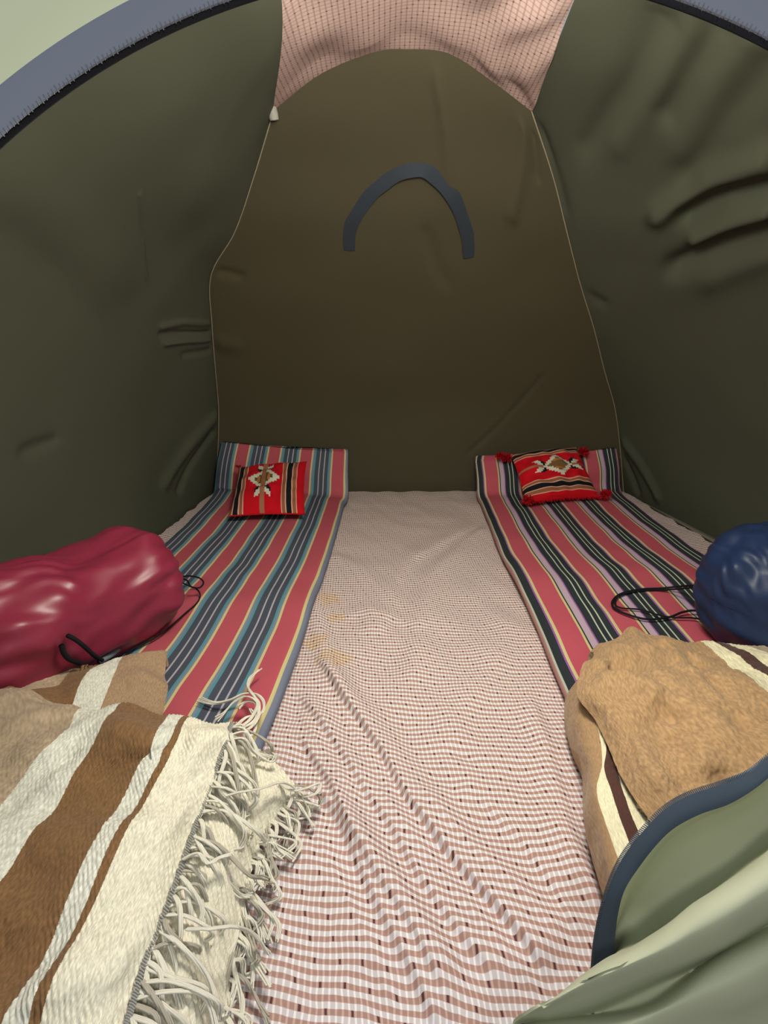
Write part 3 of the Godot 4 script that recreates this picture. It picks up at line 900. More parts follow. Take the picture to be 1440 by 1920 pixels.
func bag_mesh(a: Vector3, z: Vector3, r: float, gather: float, m: Material, seed_: int, turn := 0.0) -> ArrayMesh:
	var ax := z - a
	var len := ax.length()
	ax = ax.normalized()
	var side := ax.cross(Vector3.UP).normalized()
	var up := side.cross(ax).normalized()
	var g := []
	var nl := 150
	var na := 120
	for j in nl + 1:
		var f := float(j) / nl
		var x := f * len
		# plump cylinder, drawn in at both ends
		var e := minf(x, len - x) / (r * 0.75)
		var rr := r * (0.12 + 0.88 * sqrt(clampf(1.0 - pow(1.0 - clampf(e, 0.0, 1.0), 2.2), 0.0, 1.0)))
		rr *= 1.0 + 0.035 * sin(f * 7.0 + seed_)
		var row := PackedVector3Array()
		for i in na + 1:
			var an := TAU * i / na
			var d := side * cos(an) + up * sin(an)
			var pleat := sin(an * 17.0 + 3.0 * soft.get_noise_2d(cos(an) * 2.0, seed_ + f)) * 0.0035 * (1.0 - smoothstep(0.2, 2.2, e))
			var q := Vector3(cos(an), sin(an), 0) * 1.4
			var w := 0.014 * soft.get_noise_3d(q.x + seed_ * 3.0, q.y, f * 3.0) + 0.004 * soft.get_noise_3d(q.x * 1.6, q.y * 1.6 + f * 2.0, f * 5.0 + seed_)
			# slack folds running round the bag in the middle
			var bandf := exp(-pow((f - gather) / 0.12, 2.0))
			w += 0.0035 * bandf * sin(an * 26.0 + f * 30.0 + 4.0 * soft.get_noise_2d(an, f * 4.0)) * maxf(0.0, sin(an * 1.0 + turn))
			var flat := 1.0
			if sin(an) < -0.75:
				flat = 1.0 - 0.30 * (-sin(an) - 0.75)
			row.append(a + ax * x + d * (rr * flat + pleat + w * minf(1.0, e + 0.2)) - Vector3(0, 0.02 * sin(f * PI), 0))
		g.append(row)
	for k in [0, g.size() - 1]:
		var mid := Vector3.ZERO
		for p in g[k]:
			mid += p / float(g[k].size())
		var e := PackedVector3Array()
		for p in g[k]:
			e.append(mid)
		if k == 0:
			g.insert(0, e)
		else:
			g.append(e)
	var b := MB.new()
	var probe: Vector3 = MB.normals(g, false, true)[75][30]
	b.grid(g, [], probe.dot(up) < 0.0, true)
	return b.mesh(m)

func cord(called: String, p: Array, r: float, m: Material, o: Node3D) -> void:
	var b := MB.new()
	b.tube(flow(PackedVector3Array(p), p.size() * 8), r, r, 8)
	put(called, b.mesh(m), o).position = -o.position

func sleeping_bags() -> void:
	var cordm := mat(rgb(22, 24, 28), 0.7)
	var ends: Array = [Vector3(-0.539, 0.165, -1.181), Vector3(-0.732, 0.18, -0.845)]
	var satin := mat(rgb(130, 38, 62), 0.38, 0.5)
	var o := thing("sleeping_bag", "shiny crimson sleeping bag stuffed in its drawstring sack on the left mat", "sleeping bag", Vector3(ends[0].x, 0.05, ends[0].z))
	put("sack", bag_mesh(ends[0], ends[1] + (ends[1] - ends[0]).normalized() * 0.08, 0.132, 0.62, satin, 2), o).position = -o.position
	cord("drawstring", [Vector3(-0.498, 0.16, -1.13), Vector3(-0.498, 0.12, -1.223), Vector3(-0.483, 0.1, -1.254), Vector3(-0.469, 0.09, -1.247), Vector3(-0.473, 0.085, -1.227), Vector3(-0.493, 0.09, -1.223), Vector3(-0.5, 0.11, -1.219), Vector3(-0.509, 0.15, -1.162)], 0.0022, cordm, o)
	cord("drawstring", [Vector3(-0.502, 0.15, -1.15), Vector3(-0.487, 0.11, -1.19), Vector3(-0.483, 0.08, -1.23), Vector3(-0.476, 0.062, -1.232), Vector3(-0.474, 0.056, -1.201), Vector3(-0.487, 0.056, -1.143), Vector3(-0.509, 0.056, -1.053), Vector3(-0.542, 0.056, -1.002), Vector3(-0.556, 0.056, -0.982), Vector3(-0.569, 0.06, -0.956), Vector3(-0.581, 0.07, -0.934)], 0.0018, cordm, o)
	cord("strap", [Vector3(-0.57, 0.193, -0.833), Vector3(-0.563, 0.177, -0.843), Vector3(-0.558, 0.152, -0.857), Vector3(-0.556, 0.119, -0.877), Vector3(-0.558, 0.094, -0.9)], 0.004, cordm, o)
	cord("strap", [Vector3(-0.576, 0.181, -0.82), Vector3(-0.576, 0.163, -0.822), Vector3(-0.575, 0.144, -0.831), Vector3(-0.571, 0.121, -0.851)], 0.0045, cordm, o)
	cord("cord_lock", [Vector3(-0.57, 0.085, -0.909), Vector3(-0.567, 0.075, -0.944), Vector3(-0.564, 0.07, -0.982)], 0.006, mat(rgb(120, 132, 140), 0.5), o)
	ends = [Vector3(0.793, 0.175, -1.169), Vector3(0.931, 0.19, -0.886)]
	var navy := mat(rgb(30, 46, 80), 0.45, 0.4)
	o = thing("sleeping_bag", "dark blue sleeping bag stuffed in its drawstring sack on the right mat", "sleeping bag", Vector3(ends[0].x, 0.05, ends[0].z))
	put("sack", bag_mesh(ends[0], ends[1], 0.145, 0.4, navy, 5, 0.5), o).position = -o.position
	cord("drawstring", [Vector3(0.769, 0.12, -1.17), Vector3(0.777, 0.08, -1.245), Vector3(0.738, 0.06, -1.272), Vector3(0.682, 0.056, -1.273), Vector3(0.622, 0.056, -1.249), Vector3(0.585, 0.056, -1.212), Vector3(0.573, 0.056, -1.174), Vector3(0.596, 0.056, -1.14), Vector3(0.632, 0.056, -1.12), Vector3(0.688, 0.056, -1.13), Vector3(0.73, 0.058, -1.15), Vector3(0.765, 0.06, -1.154), Vector3(0.789, 0.06, -1.128), Vector3(0.795, 0.06, -1.076), Vector3(0.805, 0.06, -1.033), Vector3(0.799, 0.09, -1.003)], 0.0028, cordm, o)
	cord("drawstring", [Vector3(0.764, 0.12, -1.162), Vector3(0.747, 0.06, -1.263), Vector3(0.671, 0.056, -1.264), Vector3(0.609, 0.056, -1.235), Vector3(0.584, 0.056, -1.195), Vector3(0.591, 0.056, -1.174), Vector3(0.634, 0.056, -1.166), Vector3(0.667, 0.056, -1.14), Vector3(0.7, 0.056, -1.128), Vector3(0.742, 0.057, -1.124), Vector3(0.777, 0.057, -1.106), Vector3(0.791, 0.058, -1.067), Vector3(0.798, 0.06, -1.027), Vector3(0.807, 0.08, -1.006)], 0.0022, cordm, o)
	cord("cord_lock", [Vector3(0.795, 0.068, -1.038), Vector3(0.81, 0.075, -1.014)], 0.009, mat(rgb(40, 44, 48), 0.5), o)

# wool: a surface with a raised weave; cols gives u at each column of the net
func wool_grid(rows: Array, nu: int, nv: int, cols: Array, weave_: float, lump: float, creases: Array = []) -> Array:
	var g := net(rows, nu, nv)
	if creases.size():
		crease(g, creases, true)
	var nn := MB.normals(g, false, false)
	var turned: bool = nn[g.size() / 2][nu / 2].y < 0.0
	var t := []
	for j in g.size():
		var tr := PackedVector2Array()
		for i in g[j].size():
			var x := float(i) / nu * (cols.size() - 1)
			var k := mini(int(x), cols.size() - 2)
			tr.append(Vector2(lerpf(cols[k], cols[k + 1], x - k), float(j) / nv))
			var p: Vector3 = g[j][i]
			var m: Vector3 = nn[j][i]
			if turned:
				m = -m
			var h := 2.2 * lump * soft.get_noise_3dv(p * 11.0) + 0.6 * lump * noise.get_noise_3dv(p * 24.0)
			if weave_ > 0.0:
				var q := Vector2(p.x - 0.55 * p.z, p.z + 0.25 * p.x)
				h += weave_ * (sin(q.x * 1150.0 + 2.5 * fine.get_noise_3dv(p * 40.0)) * 0.55 + 0.9 * fine.get_noise_2d(q.x * 230.0, q.y * 75.0))
			else:
				h += -weave_ * fine.get_noise_3d(p.x * 110.0 + p.z * 60.0, p.y * 60.0, p.z * 45.0 - p.x * 25.0)
			g[j][i] = p + m * h
		t.append(tr)
	return [g, t]

func wool(list: Array, seed_: int, rough := 0.95) -> StandardMaterial3D:
	var m := painted(1024, 512, func(u: float, v: float) -> Color:
		var e := u + 0.0022 * fine.get_noise_2d(v * 260.0 + seed_, u * 40.0)
		var c := bands(list, e)
		var s := 0.16 * fine.get_noise_2d(u * 120.0, v * 50.0 + seed_) + 0.06 * noise.get_noise_2d(u * 30.0, v * 24.0)
		return Color(c.r * (1.0 + s), c.g * (1.0 + s), c.b * (1.0 + s)), rough, 0.2)
	m.rim_enabled = true
	m.rim = 0.3
	return m

func left_blanket() -> void:
	var tan_ := rgb(166, 147, 124)
	var white := rgb(212, 212, 200)
	var brown := rgb(124, 94, 64)
	var cream := rgb(225, 220, 200)
	var o := thing("wool_blanket", "folded cream and brown striped wool blanket with long white fringe, front left", "blanket", Vector3(-0.4, 0.05, -0.6))
	var cloth := wool([[0.25, tan_], [0.40, white], [0.60, brown], [0.668, white], [0.70, brown], [2.0, cream]], 1)
	var top: Array = [
		[Vector3(-0.845, 0.09, -0.805), Vector3(-0.636, 0.1, -0.761), Vector3(-0.479, 0.1, -0.703), Vector3(-0.415, 0.105, -0.709), Vector3(-0.335, 0.1, -0.698), Vector3(-0.307, 0.095, -0.695), Vector3(-0.277, 0.08, -0.709), Vector3(-0.244, 0.062, -0.722)],
		[Vector3(-0.845, 0.123, -0.8), Vector3(-0.636, 0.133, -0.756), Vector3(-0.479, 0.133, -0.698), Vector3(-0.415, 0.138, -0.704), Vector3(-0.335, 0.133, -0.693), Vector3(-0.307, 0.128, -0.69), Vector3(-0.277, 0.113, -0.704), Vector3(-0.244, 0.094, -0.717)],
		[Vector3(-0.845, 0.14, -0.78), Vector3(-0.636, 0.15, -0.736), Vector3(-0.479, 0.15, -0.678), Vector3(-0.415, 0.155, -0.684), Vector3(-0.335, 0.15, -0.673), Vector3(-0.307, 0.145, -0.67), Vector3(-0.277, 0.13, -0.684), Vector3(-0.244, 0.112, -0.697)],
		[Vector3(-0.718, 0.168, -0.644), Vector3(-0.56, 0.168, -0.622), Vector3(-0.459, 0.168, -0.606), Vector3(-0.402, 0.168, -0.606), Vector3(-0.321, 0.178, -0.595), Vector3(-0.294, 0.168, -0.606), Vector3(-0.259, 0.156, -0.619), Vector3(-0.237, 0.126, -0.652)],
		[Vector3(-0.72, 0.16, -0.595), Vector3(-0.571, 0.16, -0.575), Vector3(-0.475, 0.16, -0.561), Vector3(-0.41, 0.16, -0.561), Vector3(-0.331, 0.16, -0.561), Vector3(-0.297, 0.16, -0.561), Vector3(-0.261, 0.148, -0.573), Vector3(-0.239, 0.118, -0.603)],
		[Vector3(-0.722, 0.15, -0.549), Vector3(-0.581, 0.15, -0.532), Vector3(-0.49, 0.15, -0.519), Vector3(-0.413, 0.15, -0.519), Vector3(-0.337, 0.15, -0.519), Vector3(-0.304, 0.15, -0.519), Vector3(-0.267, 0.138, -0.53), Vector3(-0.243, 0.108, -0.558)],
		[Vector3(-0.706, 0.15, -0.5), Vector3(-0.575, 0.15, -0.485), Vector3(-0.489, 0.15, -0.474), Vector3(-0.416, 0.15, -0.474), Vector3(-0.336, 0.15, -0.474), Vector3(-0.305, 0.15, -0.474), Vector3(-0.266, 0.138, -0.484), Vector3(-0.242, 0.108, -0.509)],
		[Vector3(-0.692, 0.148, -0.452), Vector3(-0.569, 0.148, -0.439), Vector3(-0.49, 0.148, -0.429), Vector3(-0.418, 0.148, -0.429), Vector3(-0.336, 0.148, -0.429), Vector3(-0.306, 0.148, -0.429), Vector3(-0.266, 0.136, -0.438), Vector3(-0.241, 0.106, -0.461)],
		[Vector3(-0.679, 0.145, -0.405), Vector3(-0.565, 0.145, -0.394), Vector3(-0.491, 0.145, -0.386), Vector3(-0.421, 0.145, -0.386), Vector3(-0.336, 0.145, -0.386), Vector3(-0.307, 0.145, -0.386), Vector3(-0.268, 0.133, -0.394), Vector3(-0.241, 0.105, -0.412)],
		[Vector3(-0.667, 0.14, -0.361), Vector3(-0.562, 0.14, -0.351), Vector3(-0.493, 0.14, -0.344), Vector3(-0.426, 0.14, -0.344), Vector3(-0.338, 0.14, -0.344), Vector3(-0.309, 0.14, -0.344), Vector3(-0.27, 0.128, -0.351), Vector3(-0.243, 0.105, -0.365)],
		[Vector3(-0.657, 0.135, -0.323), Vector3(-0.558, 0.135, -0.314), Vector3(-0.494, 0.135, -0.308), Vector3(-0.431, 0.135, -0.308), Vector3(-0.34, 0.135, -0.308), Vector3(-0.308, 0.135, -0.308), Vector3(-0.269, 0.123, -0.315), Vector3(-0.239, 0.105, -0.324)],
		[Vector3(-0.646, 0.13, -0.293), Vector3(-0.553, 0.13, -0.286), Vector3(-0.492, 0.13, -0.28), Vector3(-0.432, 0.13, -0.28), Vector3(-0.339, 0.13, -0.28), Vector3(-0.304, 0.13, -0.28), Vector3(-0.267, 0.118, -0.286), Vector3(-0.236, 0.105, -0.292)]]
	var gt := wool_grid(top, 300, 300, [0.0, 0.12, 0.25, 0.40, 0.60, 0.70, 0.86, 1.0], 0.0011, 0.004, [
		[0, [Vector2(0.263, 0.331), Vector2(0.338, 0.256), Vector2(0.519, 0.256)], 0.05, 0.012],
		[0, [Vector2(0.500, 0.375), Vector2(0.588, 0.312), Vector2(0.744, 0.275)], 0.045, -0.012],
		[0, [Vector2(0.300, 0.456), Vector2(0.312, 0.388), Vector2(0.344, 0.338)], 0.05, -0.01],
		[0, [Vector2(0.825, 0.425), Vector2(0.894, 0.400), Vector2(0.944, 0.388)], 0.05, -0.007],
		[0, [Vector2(0.544, 0.600), Vector2(0.731, 0.544), Vector2(0.875, 0.500)], 0.07, 0.009],
		[0, [Vector2(0.512, 0.800), Vector2(0.688, 0.738), Vector2(0.850, 0.706)], 0.07, -0.009],
		[0, [Vector2(0.650, 0.900), Vector2(0.806, 0.856), Vector2(0.881, 0.819)], 0.06, 0.008]])
	var b := MB.new()
	b.sheet(gt[0], gt[1], 0.008, Vector3.UP)
	put("upper_fold", b.mesh(cloth), o).position = -o.position
	var cloth2 := wool([[0.30, tan_], [0.45, brown], [0.60, white], [2.0, rgb(158, 132, 106)]], 2)
	gt = wool_grid([
		[Vector3(-0.924, 0.075, -0.866), Vector3(-0.733, 0.075, -0.869), Vector3(-0.594, 0.075, -0.869), Vector3(-0.541, 0.078, -0.874), Vector3(-0.504, 0.078, -0.886), Vector3(-0.461, 0.08, -0.902), Vector3(-0.437, 0.068, -0.92)],
		[Vector3(-0.924, 0.094, -0.865), Vector3(-0.733, 0.094, -0.868), Vector3(-0.594, 0.094, -0.868), Vector3(-0.541, 0.097, -0.872), Vector3(-0.504, 0.097, -0.885), Vector3(-0.461, 0.099, -0.901), Vector3(-0.437, 0.087, -0.919)],
		[Vector3(-0.924, 0.105, -0.86), Vector3(-0.733, 0.105, -0.863), Vector3(-0.594, 0.105, -0.863), Vector3(-0.541, 0.108, -0.868), Vector3(-0.504, 0.108, -0.88), Vector3(-0.461, 0.11, -0.896), Vector3(-0.437, 0.098, -0.914)],
		[Vector3(-0.879, 0.12, -0.803), Vector3(-0.699, 0.118, -0.79), Vector3(-0.583, 0.118, -0.802), Vector3(-0.539, 0.118, -0.795), Vector3(-0.487, 0.115, -0.787), Vector3(-0.439, 0.11, -0.801), Vector3(-0.406, 0.085, -0.834)],
		[Vector3(-0.821, 0.12, -0.725), Vector3(-0.701, 0.12, -0.719), Vector3(-0.625, 0.12, -0.736), Vector3(-0.519, 0.12, -0.706), Vector3(-0.472, 0.112, -0.709), Vector3(-0.422, 0.1, -0.723), Vector3(-0.385, 0.07, -0.758)],
		[Vector3(-0.779, 0.1, -0.642), Vector3(-0.681, 0.1, -0.642), Vector3(-0.6, 0.1, -0.642), Vector3(-0.527, 0.1, -0.642), Vector3(-0.47, 0.09, -0.653), Vector3(-0.411, 0.08, -0.674), Vector3(-0.375, 0.06, -0.707)]], 160, 120, [0.0, 0.15, 0.30, 0.45, 0.60, 0.8, 1.0], 0.0008, 0.006)
	b = MB.new()
	b.sheet(gt[0], gt[1], 0.008, Vector3.UP)
	put("rear_fold", b.mesh(cloth2), o).position = -o.position
	var cloth3 := wool([[0.40, brown], [0.55, cream], [2.0, tan_]], 3)
	gt = wool_grid([
		[Vector3(-0.827, 0.105, -0.812), Vector3(-0.659, 0.108, -0.776), Vector3(-0.598, 0.108, -0.742), Vector3(-0.536, 0.108, -0.72), Vector3(-0.493, 0.108, -0.706), Vector3(-0.425, 0.1, -0.722)],
		[Vector3(-0.827, 0.125, -0.81), Vector3(-0.659, 0.128, -0.774), Vector3(-0.598, 0.128, -0.74), Vector3(-0.536, 0.128, -0.718), Vector3(-0.493, 0.128, -0.704), Vector3(-0.425, 0.12, -0.72)],
		[Vector3(-0.827, 0.135, -0.802), Vector3(-0.659, 0.138, -0.766), Vector3(-0.598, 0.138, -0.732), Vector3(-0.536, 0.138, -0.71), Vector3(-0.493, 0.138, -0.696), Vector3(-0.425, 0.13, -0.712)],
		[Vector3(-0.792, 0.136, -0.76), Vector3(-0.638, 0.136, -0.722), Vector3(-0.589, 0.136, -0.7), Vector3(-0.531, 0.136, -0.681), Vector3(-0.487, 0.136, -0.67), Vector3(-0.42, 0.125, -0.682)],
		[Vector3(-0.793, 0.11, -0.699), Vector3(-0.655, 0.11, -0.687), Vector3(-0.6, 0.11, -0.67), Vector3(-0.54, 0.11, -0.653), Vector3(-0.499, 0.11, -0.653), Vector3(-0.425, 0.11, -0.653)]], 140, 60, [0.0, 0.2, 0.40, 0.55, 0.8, 1.0], 0.0006, 0.004)
	b = MB.new()
	b.sheet(gt[0], gt[1], 0.006, Vector3.UP)
	put("middle_fold", b.mesh(cloth3), o).position = -o.position
	var cloth4 := wool([[2.0, cream]], 4)
	gt = wool_grid([
		[Vector3(-0.255, 0.088, -0.694), Vector3(-0.227, 0.088, -0.688), Vector3(-0.204, 0.075, -0.688)],
		[Vector3(-0.253, 0.092, -0.63), Vector3(-0.212, 0.088, -0.642), Vector3(-0.168, 0.055, -0.667)],
		[Vector3(-0.253, 0.095, -0.57), Vector3(-0.203, 0.09, -0.59), Vector3(-0.139, 0.035, -0.64)],
		[Vector3(-0.253, 0.095, -0.536), Vector3(-0.21, 0.088, -0.546), Vector3(-0.161, 0.035, -0.59)],
		[Vector3(-0.253, 0.095, -0.505), Vector3(-0.207, 0.09, -0.51), Vector3(-0.171, 0.035, -0.557)],
		[Vector3(-0.25, 0.095, -0.469), Vector3(-0.209, 0.09, -0.473), Vector3(-0.177, 0.035, -0.525)],
		[Vector3(-0.246, 0.095, -0.425), Vector3(-0.208, 0.088, -0.436), Vector3(-0.176, 0.035, -0.479)],
		[Vector3(-0.248, 0.095, -0.391), Vector3(-0.205, 0.085, -0.398), Vector3(-0.174, 0.03, -0.432)],
		[Vector3(-0.25, 0.09, -0.336), Vector3(-0.203, 0.08, -0.342), Vector3(-0.174, 0.02, -0.374)],
		[Vector3(-0.244, 0.09, -0.296), Vector3(-0.198, 0.08, -0.3), Vector3(-0.173, 0.02, -0.329)]], 120, 260, [0.0, 0.5, 1.0], 0.0016, 0.003)
	b = MB.new()
	b.sheet(gt[0], gt[1], 0.008, Vector3.UP)
	put("lower_fold", b.mesh(cloth4), o).position = -o.position
	# grey stitching along the border
	var border := flow(PackedVector3Array([Vector3(-0.244, 0.112, -0.697), Vector3(-0.237, 0.126, -0.652), Vector3(-0.239, 0.118, -0.603), Vector3(-0.243, 0.108, -0.558), Vector3(-0.242, 0.108, -0.509), Vector3(-0.241, 0.106, -0.461), Vector3(-0.241, 0.105, -0.412), Vector3(-0.243, 0.105, -0.365), Vector3(-0.239, 0.105, -0.324), Vector3(-0.236, 0.105, -0.292)]), 140)
	b = MB.new()
	for k in 139:
		var p := border[k] + Vector3(-0.003, 0.006, 0)
		var q := border[k + 1] + Vector3(0.003, 0.005, 0)
		b.tube(PackedVector3Array([p, p.lerp(q, 0.5) + Vector3(0, 0.0012, 0), q]), 0.0010, 0.0010, 5)
	put("border_stitching", b.mesh(mat(rgb(150, 149, 144), 0.9)), o).position = -o.position
	# fringe
	var yarn := mat(rgb(222, 218, 204), 0.95, 0.2)
	var grey_yarn := mat(rgb(176, 170, 156), 0.95, 0.2)
	var rng := RandomNumberGenerator.new()
	rng.seed = 11
	for path in [
		[Vector3(-0.241, 0.112, -0.688), Vector3(-0.229, 0.105, -0.724), Vector3(-0.211, 0.09, -0.752), Vector3(-0.216, 0.085, -0.789), Vector3(-0.234, 0.085, -0.809), Vector3(-0.26, 0.08, -0.814), Vector3(-0.284, 0.07, -0.81), Vector3(-0.316, 0.06, -0.814), Vector3(-0.349, 0.055, -0.831)],
		[Vector3(-0.237, 0.11, -0.685), Vector3(-0.215, 0.1, -0.723), Vector3(-0.218, 0.095, -0.767), Vector3(-0.235, 0.09, -0.798), Vector3(-0.252, 0.085, -0.828), Vector3(-0.257, 0.08, -0.864), Vector3(-0.244, 0.075, -0.898)],
		[Vector3(-0.239, 0.112, -0.685), Vector3(-0.221, 0.105, -0.72), Vector3(-0.221, 0.1, -0.766), Vector3(-0.245, 0.095, -0.789), Vector3(-0.267, 0.085, -0.787), Vector3(-0.282, 0.075, -0.769), Vector3(-0.294, 0.07, -0.758)],
		[Vector3(-0.238, 0.11, -0.682), Vector3(-0.217, 0.105, -0.699), Vector3(-0.211, 0.1, -0.736), Vector3(-0.226, 0.095, -0.772), Vector3(-0.246, 0.085, -0.787), Vector3(-0.257, 0.08, -0.777)],
		[Vector3(-0.239, 0.108, -0.678), Vector3(-0.225, 0.1, -0.681), Vector3(-0.212, 0.095, -0.698), Vector3(-0.216, 0.09, -0.735), Vector3(-0.234, 0.085, -0.768)],
		[Vector3(-0.159, 0.06, -0.632), Vector3(-0.139, 0.055, -0.623), Vector3(-0.12, 0.055, -0.627), Vector3(-0.1, 0.05, -0.641), Vector3(-0.103, 0.045, -0.628), Vector3(-0.121, 0.04, -0.625), Vector3(-0.135, 0.04, -0.633)],
		[Vector3(-0.216, 0.11, -0.563), Vector3(-0.194, 0.115, -0.565), Vector3(-0.173, 0.105, -0.58), Vector3(-0.152, 0.08, -0.614), Vector3(-0.137, 0.06, -0.624), Vector3(-0.133, 0.04, -0.624)],
		[Vector3(-0.177, 0.06, -0.471), Vector3(-0.169, 0.05, -0.472), Vector3(-0.161, 0.03, -0.469), Vector3(-0.15, 0.02, -0.453), Vector3(-0.139, 0.012, -0.438)],
		[Vector3(-0.24, 0.115, -0.467), Vector3(-0.222, 0.125, -0.466), Vector3(-0.206, 0.125, -0.454), Vector3(-0.196, 0.12, -0.465), Vector3(-0.185, 0.115, -0.473)],
		[Vector3(-0.208, 0.115, -0.388), Vector3(-0.185, 0.12, -0.385), Vector3(-0.163, 0.1, -0.4), Vector3(-0.15, 0.06, -0.418), Vector3(-0.133, 0.03, -0.416)],
		[Vector3(-0.147, 0.04, -0.629), Vector3(-0.128, 0.03, -0.614), Vector3(-0.136, 0.02, -0.595), Vector3(-0.148, 0.012, -0.578)],
		[Vector3(-0.151, 0.04, -0.605), Vector3(-0.127, 0.025, -0.6), Vector3(-0.111, 0.015, -0.623), Vector3(-0.12, 0.012, -0.645)]]:
		put("fringe_tassel", tassel(flow(PackedVector3Array(path), path.size() * 6), 5, rng, yarn), o).position = -o.position
	var low := flow(PackedVector3Array([Vector3(-0.204, 0.075, -0.688), Vector3(-0.168, 0.055, -0.667), Vector3(-0.139, 0.035, -0.64), Vector3(-0.161, 0.035, -0.59), Vector3(-0.171, 0.035, -0.557), Vector3(-0.177, 0.035, -0.525), Vector3(-0.176, 0.035, -0.479), Vector3(-0.174, 0.03, -0.432), Vector3(-0.174, 0.02, -0.374), Vector3(-0.173, 0.02, -0.329)]), 140)
	for k in 58:
		var at := 4 + int(k * 2.35) - int(rng.randf() * 3.0)
		var p0 := border[clampi(at, 0, 139)] + Vector3(0, 0.003, 0)
		var near := float(k) / 58.0
		var ln := rng.randf_range(0.04, 0.085)
		var dir := Vector3(rng.randf_range(0.35, 1.0), -0.25, rng.randf_range(-0.25, 1.1)).normalized()
		var p1 := p0 + dir * ln * 0.4 + Vector3(0, rng.randf_range(0.002, 0.012), 0)
		var p2 := p0 + dir * ln * 0.75 + Vector3(rng.randf_range(-0.015, 0.015), -0.012, rng.randf_range(-0.01, 0.02))
		var p3 := p0 + dir * ln + Vector3(rng.randf_range(-0.03, 0.01), -0.03, rng.randf_range(0.0, 0.03))
		put("fringe_tassel", tassel(flow(PackedVector3Array([p0 - dir * 0.003, p0, p1, p2, p3, p3 + Vector3(rng.randf_range(-0.015, 0.012), rng.randf_range(-0.004, 0.008), rng.randf_range(-0.012, 0.012))]), 24), 6, rng, yarn if k % 4 else grey_yarn), o).position = -o.position
	for k in 56:
		var at := 28 + int(k * 1.98)
		var p0 := low[clampi(at, 0, 139)] + Vector3(-0.004, 0.002, 0)
		var ln := rng.randf_range(0.03, 0.065)
		var dir := Vector3(rng.randf_range(0.1, 0.9), -0.15, rng.randf_range(0.0, 1.2)).normalized()
		var p1 := p0 + dir * ln * 0.4 + Vector3(0, 0.006, 0)
		var p2 := p0 + dir * ln * 0.8 + Vector3(rng.randf_range(-0.012, 0.012), 0, rng.randf_range(-0.01, 0.015))
		var p3 := p0 + dir * ln + Vector3(rng.randf_range(-0.02, 0.01), -0.004, rng.randf_range(0.0, 0.02))
		var pts := flow(PackedVector3Array([p0 - dir * 0.006, p0, p1, p2, p3]), 20)
		for i in pts.size():
			pts[i].y = maxf(pts[i].y, 0.010)
		put("fringe_tassel", tassel(pts, 5, rng, yarn if k % 3 else grey_yarn), o).position = -o.position

func tassel(path: PackedVector3Array, yarns: int, rng: RandomNumberGenerator, m: Material) -> ArrayMesh:
	var b := MB.new()
	for y in yarns:
		var ph := TAU * y / yarns
		var p := PackedVector3Array()
		var loose := rng.randf_range(0.0, 0.006)
		var lean := Vector3(rng.randf_range(-1, 1), rng.randf_range(-0.4, 0.8), rng.randf_range(-1, 1))
		for k in path.size():
			var f := float(k) / (path.size() - 1)
			var a := ph + f * 9.0
			p.append(path[k] + Vector3(cos(a), sin(a) * 0.8, sin(a)) * (0.0019 if y > 0 else 0.0) + lean * loose * f * f * f)
		b.tube(p, 0.0014, 0.0011, 5)
	return b.mesh(m)

